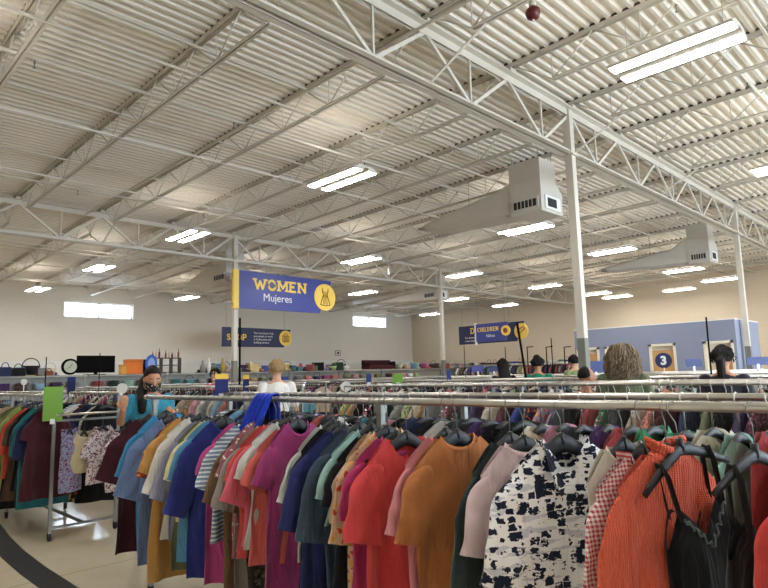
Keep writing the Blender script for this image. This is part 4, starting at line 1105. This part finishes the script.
# dark flat screens
p0, p1 = on_shelf(77), on_shelf(115); w = p1.x-p0.x
r = empty('television', ((p0.x+p1.x)/2, 19.45, GZ)); tag(r, 'large black flat screen set on the display shelf right of the clock', 'television')
b = MB(); b.box(-w/2, w/2, -.03, .03, .06, .58); b.build('bezel', 'black', r)
b = MB(); b.box(-w/2+.03, w/2-.03, -.034, -.03, .09, .55); b.build('screen', 'black', r)
b = MB(); b.box(-.25, .25, -.12, .12, 0, .02); b.box(-.05, .05, -.02, .02, 0, .1); b.build('stand', 'black', r)
for px, w, h, c, lb in ((4, .3, .38, '#2b3352', 'dark blue handbag on the shelf left of the clock'), (17, .32, .34, '#141416', 'black handbag on the shelf left of the clock'), (60-12, .2, .2, '#7d4a32', 'small brown handbag beside the clock')):
    p = on_shelf(px); handbag((p.x, 19.3, GZ), w*1.1, h, c, lb)
p = on_shelf(125); box_obj('storage_box', (p.x, 19.4, GZ), .3, .25, .3, '#d8a04a', 'yellow box on the shelf right of the black screen', 'box')
p = on_shelf(133); box_obj('storage_box', (p.x, 19.4, GZ), .5, .3, .46, '#e07a3a', 'orange box on the shelf above the woman in teal', 'box')
p = on_shelf(141); box_obj('storage_box', (p.x, 19.5, GZ), .34, .3, .46, '#1b1f30', 'black box beside the orange box', 'box')
p = on_shelf(147); r = empty('oval_platter', (p.x, 19.1, GZ)); tag(r, 'blue oval platter standing on edge beside the black box', 'platter')
b = MB(); b.ell((0, 0, .3), (.2, .025, .3), 24, 12); q = b.build('rim', 'cloth', r); q.color = (*hexc('#3f62b8'), 1)
b = MB(); b.ell((0, -.012, .3), (.13, .022, .21), 24, 12); q = b.build('dish_centre', 'cloth', r); q.color = (*hexc('#8fa6d8'), 1)
p = on_shelf(164); r = empty('bottle_rack', (p.x, 19.3, GZ)); tag(r, 'dark wooden rack with rows of bottles on the display shelf', 'rack')
b = MB()
for z in (.02, .25, .48): b.box(-.5, .5, -.1, .1, z, z+.03)
for x in (-.5, -.17, .17, .47): b.box(x, x+.03, -.1, .1, 0, .5)
b.build('frame', 'darkwood', r)
for k in range(9):
    b = MB(); x = -.44+.11*k; h = .2+.05*((k*7) % 3); b.tube([(x, 0, .51), (x, 0, .51+h*.55), (x, 0, .51+h*.7), (x, 0, .51+h)], [.032, .032, .012, .012], 10)
    q = b.build('bottle', 'cloth'); q.color = (*hexc(['#8c5a44', '#c9b8a8', '#7a2b2b', '#d8d0c8'][k % 4]), 1); q.location = (p.x, 19.3, GZ); tag(q, '%s small bottle from the left on top of the dark wooden rack' % ORD[k], 'bottle', 'bottles on the wooden rack')
p = at_y(377, 365, 23.4)
for px, h, r0, c, nm in ((202, .42, .1, '#8d8a80', 'grey'), (208, .5, .07, '#e0dcd2', 'white'), (213, .33, .1, '#6d6a5c', 'olive'), (222, .5, .12, '#a08a4c', 'brass'), (250, .36, .13, '#d8c9b0', 'cream'), (300, .3, .12, '#b23a3a', 'red'), (322, .33, .11, '#c48a9a', 'pink')):
    p = on_shelf(px); q = vase_b(h, r0).build('vase', 'cloth'); q.color = (*hexc(c), 1); q.location = (p.x, 19.35, GZ); tag(q, nm + ' vase on the long display shelf', 'vase')
a = at_y(365, 365, 23.4); c = at_y(392, 365, 23.4)
box_w = c.x-a.x
r = empty('sofa', ((a.x+c.x)/2, 23.4, 1.79)); tag(r, 'dark red upholstered love seat on top of the far shelf', 'sofa')
def softbox(x0, x1, y0, y1, z0, z1, col, nm):
    b = MB(); b.box(x0, x1, y0, y1, z0, z1); q = b.build(nm, 'cloth', r); q.color = (*hexc(col), 1); m = q.modifiers.new('b', 'BEVEL'); m.width = .05; m.segments = 3
w = box_w/2
softbox(-w, w, -.3, .3, 0, .2, '#4a1722', 'seat'); softbox(-w, w, .1, .3, .15, .48, '#3c121c', 'backrest'); softbox(-w, -w+.14, -.3, .3, .1, .36, '#2a1016', 'armrest'); softbox(w-.14, w, -.3, .3, .1, .4, '#2a1016', 'armrest')
# assorted small goods along the shelves
R = random.Random(21)
kinds = ['shoe', 'folded_cloth', 'basket', 'hat', 'box']
def goods(name, colr):
    if name == 'shoe':
        b = MB(); b.tube([(0, -.14, .04), (0, -.08, .045), (0, 0, .05), (0, .08, .075), (0, .12, .08)], [(.02, .02), (.045, .03), (.04, .04), (.04, .06), (.025, .05)], 10)
    elif name == 'folded_cloth':
        b = MB()
        for k in range(4): b.ell((R.uniform(-.02, .02), 0, .035+k*.055), (.19, .14, .035), 12, 6)
    elif name == 'basket':
        b = MB(); b.tube([(0, 0, 0), (0, 0, .2), (0, 0, .2), (0, 0, .04)], [.11, .17, .15, .09], 14); b.tube([(.15*cos(pi*k/8), 0, .2+.15*sin(pi*k/8)) for k in range(9)], .01, 5)
    elif name == 'hat':
        b = MB(); b.tube([(0, 0, 0), (0, 0, .015), (0, 0, .02), (0, 0, .1), (0, 0, .13)], [.2, .2, .11, .1, .06], 16)
    else:
        b = MB(); b.box(-.14, .14, -.1, .1, 0, .2); b.box(-.145, .145, -.105, .105, .19, .22)
    return b
n = 0; cnt = {}
for px in range(22, 460, 4):
    if 56 < px < 200: continue
    if 358 < px < 398: continue
    for rep in range(2 if px > 225 else 1):
        nm = R.choice(kinds); cn, cc = R.choice(PAL); yy, zz = (19.4, GZ) if px < 345 else (23.5, 1.78)
        p = at_y(px+R.uniform(-2, 2), 370, yy)
        if yy < 20 and not 4.3 < p.x < 21.4: continue
        if yy > 20 and not 22 < p.x < 30.2: continue
        q = goods(nm, cc).build({'box': 'gift_box', 'hat': 'sun_hat'}.get(nm, nm), 'cloth'); q.color = (*mute(hexc(cc)), 1); q.location = (p.x, yy+(-.2+R.uniform(-.04, .04) if rep else .15+R.uniform(-.05, .05)), zz); q.rotation_euler = (0, 0, R.uniform(-.5, .5)); sc = R.uniform(.7, 1.5); q.scale = (sc, sc, sc)
        cnt[(cn, nm)] = cnt.get((cn, nm), 0)+1
        tag(q, '%s %s, %s of its kind along the top of the %s' % (cn, nm.replace('_', ' '), ORD[min(11, cnt[(cn, nm)]-1)], 'long display shelf' if yy < 20 else 'far corner shelf'), nm.replace('_', ' '), 'small goods on the display shelves')
# goods on the shelf boards below the top
for i in range(7):
    for k in range(5):
        x = 4.5+2.5*i+.45*k; cn, cc = R.choice(PAL); nm = R.choice(['folded_cloth', 'basket', 'box'])
        q = goods(nm, cc).build({'box': 'gift_box'}.get(nm, nm), 'cloth'); q.color = (*mute(hexc(cc)), 1); q.location = (x, 19.22, GZ-.42); tag(q, '%s %s, %s on the upper ledge of the %s display shelf' % (cn, nm.replace('_', ' '), ORD[k], ORD[i]), nm.replace('_', ' '), 'goods on the upper ledge')
# goods along the right side: tall colourful stacks behind the racks
for i in range(5):
    y0 = 9.9+3.3*i; r = empty('display_shelf', (29.6, y0+1.6, 0)); tag(r, 'pale wall shelf along the right wall, %s beyond the fitting rooms' % ORD[i], 'shelf', 'pale steel display shelves')
    b = MB(); b.box(.1, .14, -1.6, 1.6, 0, 2.0); b.build('back_panel', 'shelf', r)
    for z in (.5, 1.0, 1.5, 1.75): b = MB(); b.box(-.3, .12, -1.6, 1.6, z-.03, z); b.build('shelf_board', 'shelf', r)
    for k in range(8):
        cn, cc = R.choice(PAL); nm = R.choice(['folded_cloth', 'hat', 'box', 'basket']); q = goods(nm, cc).build({'box': 'gift_box', 'hat': 'sun_hat'}.get(nm, nm), 'cloth'); q.color = (*mute(hexc(cc)), 1)
        q.location = (29.45, y0+.25+.4*k, 1.751); q.scale = (1.25,)*3; tag(q, '%s %s, %s along the top of the %s right wall shelf' % (cn, nm.replace('_', ' '), ORD[k], ORD[i]), nm.replace('_', ' '), 'goods on the right wall shelves')
p = at_y(338, 353, Y1-.06); r = empty('wall_sign', (p.x, Y1-.06, p.z-.15)); tag(r, 'small white notice with red border on the back wall', 'sign')
b = MB(); b.box(-.2, .2, -.01, .01, 0, .3); b.build('sign_board', 'white', r)
b = MB()
for q in ((-.2, .2, 0, .03), (-.2, .2, .27, .3), (-.2, -.17, 0, .3), (.17, .2, 0, .3)): b.box(q[0], q[1], -.016, -.01, q[2], q[3])
b.box(-.08, .08, -.016, -.01, .08, .22); b.build('red_border', 'red', r)

# ------------------------------------------------------------------ cards, discs and poles on the racks
def card(X, Y, zb, w, h, mat, label, rz=radians(-45), topmat=None, txt=None):
    r = empty('rack_card', (X, Y, zb), rz); tag(r, label, 'sign card')
    b = MB(); b.box(-w/2, w/2, -.004, .004, 0, h); b.build('card_panel', mat, r)
    if topmat: b = MB(); b.box(-w/2, w/2, -.005, .005, h, h+h*.3); b.build('header_strip', topmat, r)
    b = MB(); b.box(-.02, .02, -.012, .012, min(-.03, RZ-zb) if zb > 1.3 else -.03, .02); b.build('clip', 'white', r)
    return r
def disc_sign(X, Y, z, rad, label, mat='white', txt=None, tcol='sign_blue', rz=radians(-45)):
    r = empty('size_marker', (X, Y, z), rz); tag(r, label, 'size marker')
    b = MB(); b.tube([(0, .004, 0), (0, -.004, 0)], rad, 24); b.build('marker_disc', mat, r)
    b = MB(); b.tube([(0, 0, -rad*.9), (0, 0, min(-rad-.03, RZ-z) if z > 1.3 else -rad-.03)], .008, 6); b.build('clip', 'white', r)
    if txt: text(txt, rad*1.5, tcol, r, (0, -.006, -rad*.5), FLAT_X, align='CENTER', off=.004 if rad < .15 else .01, ext=.001)
    return r
p = at_x(55, 421, 1.97); q = at_x(55, 386, 1.97)
card(1.96, 6.52, p.z, .17, (q.z-p.z)*.98, 'green_tag', 'lime green card hanging on the end of the side aisle rack', rz=radians(-18))
def px_card(px, y0, y1, X, mat, label, wpx, topmat=None):
    p = at_x(px, y1, X); q = at_x(px, y0, X); dep = (p-Vector((0, 0, EYE))).dot(fw)
    return card(X, p.y, p.z, wpx*dep/F_PX, q.z-p.z, mat, label, topmat=topmat)
px_card(221.5, 379, 396, 2.6, 'blue_tag', 'blue size card with yellow header on the nearest rack', 13, 'yellow')
px_card(246, 379, 393, 4.7, 'blue_tag', 'small blue card on the second row left of the royal blue cloth', 6, 'yellow')
px_card(369, 374, 384, 4.7, 'blue_tag', 'small blue card on the rails left of the pale green card', 5)
px_card(398, 374, 384, 5.3, 'green_tag', 'pale green card on the middle rails', 10)
px_card(449, 370, 381, 7.4, 'blue_tag', 'small blue card right of the pale green card', 4)
px_card(596, 361, 373, 10.4, 'blue_tag', 'wide blue sign on the rack beside the near column', 17)
px_card(494, 366, 372, 15.6, 'sign_navy', 'navy sign board on the far racks below the CHILDREN banner', 11)
px_card(478, 366, 372, 15.6, 'sign_blue', 'blue sign board left of the navy one below the CHILDREN banner', 12)
px_card(694, 359, 367, 13.0, 'blue_tag', 'blue sign on the racks right of the round number marker', 16)
px_card(758, 357, 365, 13.0, 'blue_tag', 'blue sign at the rack end near the far right column', 22)
px_card(71, 381, 394, 2.62, 'sign_navy', 'navy card with pink header right of the lime card', 8, 'blue_tag')
for px, y, X, rad, lb, t in ((122, 388.5, 2.62, .055, 'round white size marker beside the woman in teal', 'XL'), (346, 386.5, 4.7, .06, 'round white marker at the end of a middle rail', None), (63, 394, 2.62, .05, 'pale blue round marker beside the lime card', 'L'), (24, 382, 2.62, .045, 'round white marker on the racks left of the lime card', 'M')):
    p = at_x(px, y, X); disc_sign(X, p.y, p.z, rad, lb)
p = at_x(663.5, 360.5, 13.0); disc_sign(13.0, p.y, p.z, .16, 'round navy marker with a white number 3', 'sign_navy', '3', 'white', rz=radians(-68))
def pole(px, ytop, X, label, lean=0, rad=.009):
    p = at_x(px, ytop, X); r = empty('sign_pole', (X, p.y, 0)); tag(r, label, 'pole')
    b = MB(); b.cyl((0, lean*p.z/ -1, .02), (0, 0, p.z), rad, 8); b.build('rod', 'black', r)
    b = MB(); b.cyl((0, -lean*p.z, 0), (0, -lean*p.z, .02), .12, 16); b.build('base_plate', 'black', r)
pole(240, 318, 6.3, 'tall black pole beside the women banner column', rad=.02)
pole(46.5, 357, 3.4, 'thin black pole left of the round clock', rad=.009)
pole(100, 353, 3.4+1, 'thin black pole in front of the flat screen', rad=.008)
pole(706, 317, 9.4, 'black pole in front of the fitting rooms', rad=.012)
pole(517, 322, 8.9, 'leaning black pole in front of the CHILDREN banner', lean=.12, rad=.02)
pole(464, 345, 12.2, 'thin dark pole under the left end of the navy banner')
pole(505, 347, 12.3, 'thin dark pole under the CHILDREN badge')
pole(551, 338, 14.6, 'thin dark pole left of the near tall column', rad=.014)
for px in (527, 546, 564):
    p = at_x(px, 347, 14.9); r = empty('rack_arm_post', (14.9, p.y, 0)); tag(r, 'dark T-topped post behind the fifth row, %s of three' % {527: 'left', 546: 'middle', 564: 'right'}[px], 'post', 'T-topped posts')
    b = MB(); b.cyl((0, 0, 0), (0, 0, p.z), .016, 8); b.build('upright', 'black', r)
    b = MB(); b.cyl((-.1, -.25, p.z), (.1, .05, p.z), .013, 8); b.build('arm', 'black', r)
    b = MB(); b.cyl((0, 0, 0), (0, 0, .03), .15, 12); b.build('base_plate', 'black', r)

# ------------------------------------------------------------------ people
MAT['skin_a'] = plain('skin_warm', '#b98262', .55, 0, .05, 20); MAT['skin_b'] = plain('skin_light', '#d2a284', .55, 0, .05, 20)
def hair_mat(name, c1, c2):
    m, nt, b = node_mat(name); tc = N(nt, 'ShaderNodeTexCoord'); mp = N(nt, 'ShaderNodeMapping'); mp.inputs['Scale'].default_value = (70, 70, 6)
    ns = N(nt, 'ShaderNodeTexNoise'); ns.inputs['Scale'].default_value = 1; nt.links.new(tc.outputs['Object'], mp.inputs[0]); nt.links.new(mp.outputs[0], ns.inputs['Vector'])
    nt.links.new(mixc(nt, ns.outputs[0], hexc(c1), hexc(c2)), b.inputs['Base Color']); b.inputs['Roughness'].default_value = .65; b.inputs['Specular IOR Level'].default_value = .25; bump(nt, b, ns.outputs[0], .8, .012); return m
MAT['hair_dark'] = hair_mat('dark_hair', '#070505', '#1a120e'); MAT['hair_blond'] = hair_mat('blond_hair', '#6b5238', '#c7a878'); MAT['hair_ash'] = hair_mat('ash_curls', '#4f4232', '#a8947a')
def merge(b, q): 
    n = len(b.v); b.v += q.v; b.f += [tuple(n+i for i in f) for f in q.f]; b.sm += q.sm
def hand_into(b, wr, dr, side, curl=.5):
    wr = Vector(wr); d = Vector(dr).normalized(); upv = Vector((0, 0, 1)) if abs(d.z) < .8 else Vector((0, 1, 0)); s = d.cross(upv).normalized()*side; n = s.cross(d)*side
    b.tube([wr, wr+d*.03, wr+d*.085], [(.026, .016), (.036, .016), (.038, .013)], 12, refl=n)
    for k, (o_, l) in enumerate(((-.029, .06), (-.01, .072), (.01, .068), (.029, .055))):
        p = wr+d*.08+s*o_; q = p+d*l*.5-n*l*.1*curl; e = q+d*l*.35-n*l*.6*curl; b.tube([p, q, e], [.0095, .0088, .007], 8)
    p = wr+d*.025-s*.03; b.tube([p, p+d*.03-s*.025, p+d*.06-s*.03], [.012, .0105, .008], 8)
def person(px, ytop, dist, heading, skin, hair, topc, botc, label, hairstyle='short', H=None, arms=None, vox=.014, bend=0, top_mat='cloth', hunch=0, look=None, child=False):
    p = at_d(px, ytop, dist); H = H or p.z; k = H/1.68
    r = empty('person', (p.x, p.y, 0), heading); tag(r, label, 'person')
    # local: +Y is where the person faces, +X their right
    V = lambda x, y, z: Vector((x*k, y*k, z*k))
    hip = .93; b = MB()
    lean = bend; ch = lambda z: V(0, lean*max(0, z-hip), z)
    b.tube([V(0, 0, .86), V(0, 0, .95), V(0, .0, 1.06), ch(1.2)+V(0, .0, 0), ch(1.33), ch(1.40), ch(1.44)], [(.15*k, .10*k), (.165*k, .115*k), (.125*k, .095*k), (.145*k, .105*k), (.165*k, .1*k), (.12*k, .075*k), (.055*k, .055*k)], 18, refl=(0, 1, 0))
    nk = ch(1.42); hd = ch(1.57)+V(0, .03+hunch, -hunch*.35)
    b.capsule(nk, hd-V(0, .01, .05), .055*k, .05*k)
    hr = (.074*k, .093*k, .115*k)
    tilt = Matrix.Rotation(-(look or 0), 3, 'X')
    def headfn(pu, q):
        x, y, z = q
        if pu.z < -.1: x *= 1-.32*(-pu.z-.1); y *= 1-.12*(-pu.z)
        return tilt @ Vector((x, y, z))
    b.ell(hd, hr, 24, 18, headfn)
    HP = lambda x, y, z: hd + tilt @ Vector((x*k, y*k, z*k))
    b.tube([HP(0, .085, .02), HP(0, .1, -.01), HP(0, .108, -.022), HP(0, .09, -.034)], [.007*k, .011*k, .015*k, .01*k], 8)   # nose
    b.ell(HP(0, .075, -.085), (.028*k, .02*k, .022*k), 10, 8)                                   # chin
    for s in (-1, 1): b.ell(HP(s*.076, -.005, -.01), (.01*k, .02*k, .032*k), 8, 8)      # ears
    for s in (-1, 1):
        b.capsule(V(s*.09, 0, .86), V(s*.095, .01, .48), .082*k, .056*k); b.capsule(V(s*.095, .01, .48), V(s*.1, -.02, .09), .052*k, .035*k)
        b.tube([V(s*.1, -.06, .05), V(s*.1, 0, .045), V(s*.105, .1, .035), V(s*.108, .16, .025)], [.03*k, .04*k, .035*k, .018*k], 10)
    A = arms or {}
    shp = {}
    for s in (-1, 1):
        sh = ch(1.36)+V(s*.175, 0, 0); el, wr, hdv = A.get(s, (sh+V(s*.06, -.02, -.28), sh+V(s*.08, .06, -.53), (0, .15, -1)))
        el = Vector(el); wr = Vector(wr); shp[s] = (sh, el, wr)
        b.capsule(sh, el, .047*k, .038*k); b.capsule(el, wr, .038*k, .026*k); hand_into(b, wr, hdv, s)
    o = b.build('body', skin, r); recalc(o); remesh(o, vox, 2)
    # clothes follow the body
    c = MB(); g = .012
    c.tube([V(0, 0, .82), V(0, 0, .95), V(0, 0, 1.06), ch(1.2), ch(1.33), ch(1.39), ch(1.425)], [((.175)*k, .13*k), ((.18)*k, .13*k), ((.15)*k, .115*k), ((.165)*k, .122*k), ((.18)*k, .115*k), (.125*k, .085*k), (.07*k, .065*k)], 20, refl=(0, 1, 0))
    for s in (-1, 1):
        sh, el, wr = shp[s]; c.capsule(sh+V(s*.0, 0, .0), sh.lerp(el, .78), .064*k, .058*k)
    o = c.build('blouse', 'cloth', r); o.color = (*hexc(topc), 1); recalc(o); remesh(o, .016, 2)
    c = MB(); c.tube([V(0, 0, .98), V(0, 0, .9), V(0, 0, .8)], [(.168*k, .122*k), (.175*k, .12*k), (.17*k, .11*k)], 18, refl=(0, 1, 0))
    for s in (-1, 1): c.capsule(V(s*.09, 0, .84), V(s*.095, .01, .48), .09*k, .068*k); c.capsule(V(s*.095, .01, .48), V(s*.1, -.015, .13), .066*k, .056*k)
    o = c.build('trousers', 'cloth', r); o.color = (*hexc(botc), 1); recalc(o); remesh(o, .02, 2)
    for s in (-1, 1):
        c = MB(); c.tube([V(s*.1, -.075, .04), V(s*.1, -.03, .05), V(s*.1, .05, .045), V(s*.107, .13, .035), V(s*.108, .19, .028)], [(.025*k, .035*k), (.042*k, .045*k), (.045*k, .04*k), (.045*k, .03*k), (.02*k, .02*k)], 12, refl=(0, 0, 1)); o = c.build('shoe', 'rubber', r)
    for s in (-1, 1):
        c = MB(); c.ell(HP(s*.03, .082, .012), (.011*k, .005*k, .0035*k), 10, 6); e = c.build('eye', 'white', r)
        c = MB(); c.ell(HP(s*.03, .0865, .0105), (.006*k, .002*k, .0035*k), 8, 6); c.build('pupil', 'black', e)
        c = MB(); c.tube([HP(s*.048, .078, .03), HP(s*.03, .088, .035), HP(s*.014, .09, .031)], .003*k, 6); c.build('eyebrow', hair, r)
    c = MB(); c.tube([HP(-.022, .083, -.055), HP(0, .09, -.056), HP(.022, .083, -.055)], [(.002*k, .004*k), (.004*k, .006*k), (.002*k, .004*k)], 8); c.build('lips', plain('lips', '#8c4a44', .5), r)
    # hair
    h = MB()
    if hairstyle != 'bald':
        def hf(pu, q):
            if pu.y > .25 and pu.z < .45: q = Vector((q.x*.86, min(q.y, .055*k), max(q.z, .05*k)))
            if pu.z < -.35: q.z = -.35*hr[2]*1.1
            return tilt @ q
        h.ell(hd+tilt @ V(0, -.012, .012), (hr[0]*1.14, hr[1]*1.12, hr[2]*1.1), 22, 16, hf)
    if hairstyle == 'ponytail_front':
        h.tube([HP(0, -.09, .03), HP(.055, -.08, -.05), HP(.085, -.0, -.13), HP(.095, .09, -.19), HP(.09, .11, -.28), HP(.08, .1, -.34)], [.04*k, .05*k, .048*k, .045*k, .04*k, .015*k], 12)
    if hairstyle == 'bun': h.ell(HP(0, -.06, .11), (.06*k, .06*k, .05*k), 14, 10)
    if hairstyle == 'tail': h.tube([HP(0, -.09, .03), HP(0, -.13, -.02), HP(0, -.12, -.15), HP(0, -.11, -.28)], [.03*k, .045*k, .04*k, .012*k], 12)
    if hairstyle == 'long':
        h.tube([HP(0, -.03, .05), HP(0, -.045, -.06), HP(0, -.06, -.16), HP(0, -.065, -.27), HP(0, -.06, -.34)], [(.09*k, .09*k), (.1*k, .08*k), (.11*k, .07*k), (.11*k, .06*k), (.07*k, .03*k)], 18, refl=(0, 1, 0))
    if hairstyle == 'curly':
        RR2 = random.Random(4)
        h.tube([HP(0, -.01, .1), HP(0, -.03, 0), HP(0, -.045, -.1), HP(0, -.055, -.2), HP(0, -.05, -.27)], [(.07*k, .07*k), (.1*k, .085*k), (.115*k, .075*k), (.12*k, .06*k), (.1*k, .04*k)], 18, refl=(0, 1, 0))
    if hairstyle == 'bald':
        h.ell(hd+V(0, -.02, .03), (hr[0]*1.04, hr[1]*1.0, hr[2]*.9), 20, 14, hf if False else (lambda pu, q: Vector((q.x, min(q.y, .02), max(q.z, -.03)))))
    o = h.build('hair', hair, r); recalc(o); remesh(o, .011, 1)
    if hairstyle == 'curly':
        s_ = MB()
        for i in range(300):
            a = RR2.uniform(-.15, pi+.15)+pi; u = RR2.random(); st = HP(cos(a)*.085*(.4+.6*u), -.01+sin(a)*.085*(.4+.6*u), .125-.1*u*u); pts = []; rad = RR2.uniform(.1, .165); ph = RR2.uniform(0, 6); fr = RR2.uniform(5, 8); ln = RR2.uniform(.22, .4)
            for j in range(16):
                t = j/15; w = rad*(min(1, .45+t*1.3)); pts.append(HP(cos(a)*w + .02*sin(ph+fr*t*3.2)*t, -.015+sin(a)*w*.75+.02*cos(ph+fr*t*3.2)*t, .125-.09*u*u+.02*sin(pi*min(1, t*3))-ln*t))
            s_.tube(pts, [.0065*k*(1-.5*j/15) for j in range(16)], 5)
        s_.build('hair_locks', hair, r)
    if hairstyle in ('short', 'bun', 'tail', 'long'):
        R5 = random.Random(int(px)); s_ = MB()
        for i in range(110):
            a = R5.uniform(0, 2*pi); u = R5.random(); 
            if sin(a) > .35 and u > .5: continue
            st = HP(cos(a)*.086*u, -.012+sin(a)*.105*u, .015+.127*sqrt(max(0, 1-u*u)))
            e = HP(cos(a)*(.09+.01*R5.random()), -.014+sin(a)*.11, R5.uniform(-.05, .03)); m2 = (st+e)/2; n2 = (m2-hd).normalized()*.118*k; m2 = hd+n2+Vector((R5.uniform(-.006, .006),)*3)
            s_.tube([st, m2, e], [.005*k, .006*k, .002*k], 5)
        s_.build('hair_locks', hair, r)
    return r, HP, k, hd
# woman in teal with a mask: heading toward the camera, looking down at the rack
R2 = None
def local_of(pt, root_xy, heading):
    d = Vector((pt[0]-root_xy[0], pt[1]-root_xy[1])); c, s = cos(-heading), sin(-heading); return Vector((c*d.x-s*d.y, s*d.x+c*d.y, pt[2]))
base = at_d(150, 371, 6.35); hb = radians(180-10)
hl = local_of(at_d(123, 410, 6.1), (base.x, base.y), hb); el_l = local_of(at_d(121, 418, 6.3), (base.x, base.y), hb)
hr_ = local_of(at_d(169, 409, 5.9), (base.x, base.y), hb); el_r = local_of(at_d(166, 412, 6.3), (base.x, base.y), hb)
# +X local at this heading points to image left
left_s = 1 if hl.x > 0 else -1
arms = {left_s: (el_l+Vector((0, 0, -.04)), hl, (0, .3, .6)), -left_s: (el_r+Vector((-left_s*.03, 0, -.03)), hr_, (0, 1, -.2))}
r, HP, k, hd = person(150, 370.5, 6.35, hb, 'skin_a', 'hair_dark', '#2f7f98', '#20242e', 'person in a teal top and patterned face mask browsing at the rack end', 'ponytail_front', H=1.63, arms=arms, vox=.009, bend=.06, look=.35, hunch=.03)
m_ = MB(); rows = []
for j in range(7):
    t = j/6; row = []
    for i in range(13):
        a = radians(-78+156*i/12); rr = .012*sin(pi*t)
        row.append(HP(sin(a)*(.08+rr-.012*t), cos(a)*(.098+rr*1.3)+.006, -.012-.085*t))
    rows.append(row)
m_.grid(rows); o = m_.build('face_mask', print_mat := mk_floral('mask_print', '#c9a050', '#d8d0c0', 60, .3), r); o.color = (*hexc('#15161a'), 1)
s = o.modifiers.new('s', 'SOLIDIFY'); s.thickness = .003
away = lambda px: -atan2(*(lambda d: (d.x, d.y))(ray(px, 370)))
person(277, 361, 8.0, away(277)+.2, 'skin_b', 'hair_blond', '#e0ddd8', '#3a4560', 'person in a white top seen from behind, right of the WOMEN banner column', 'short')
person(621, 345.5, 6.3, away(621), 'skin_b', 'hair_ash', '#5b6048', '#2c2e38', 'person in an olive top seen from behind right of the near column', 'curly')
person(721, 347.5, 7.0, away(721)-.2, 'skin_a', 'hair_dark', '#24222c', '#24262c', 'person in a dark top seen from behind before the fitting room doors', 'tail')
person(503, 360, 10.9, away(503)+.5, 'skin_a', 'hair_dark', '#15151a', '#1a1a20', 'person dressed in black seen from behind below the CHILDREN banner', 'long')
person(537, 357.5, 10.6, away(537)-.2, 'skin_a', 'hair_dark', '#1c7a5c', '#24262c', 'person in a green top beside the leaning black pole', 'bun')
person(584, 367.5, 6.6, away(584)-1.0, 'skin_a', 'hair_dark', '#b07a6a', '#33363f', 'person in a rose top looking down beside the near column', 'bald', H=1.51)
person(574, 356, 12.9, away(574)+.6, 'skin_b', 'hair_dark', '#7a8a5c', '#33363f', 'person in a pale green top standing left of the near column', 'short')
person(216, 364.5, 12.0, away(216)+2.6, 'skin_b', 'hair_dark', '#b8506c', '#33363f', 'distant person in a pink top below the SHOP banner', 'short', H=1.68)

# ------------------------------------------------------------------ light and view
w = bpy.data.worlds.new('world'); SC.world = w; w.use_nodes = True; nt = w.node_tree; bg = nt.nodes['Background']
bg.inputs[0].default_value = (.80, .90, 1.0, 1); bg.inputs[1].default_value = 7.5
SC.view_settings.view_transform = 'Standard'; SC.view_settings.look = 'None'; SC.view_settings.gamma = 1; SC.view_settings.exposure = 1.15
SC.view_settings.use_curve_mapping = False
try:
    SC.cycles.use_denoising = True; SC.cycles.max_bounces = 10; SC.cycles.diffuse_bounces = 6; SC.cycles.glossy_bounces = 4; SC.cycles.transparent_max_bounces = 12
    SC.cycles.sample_clamp_indirect = 8; SC.cycles.caustics_reflective = False; SC.cycles.caustics_refractive = False
except Exception: pass
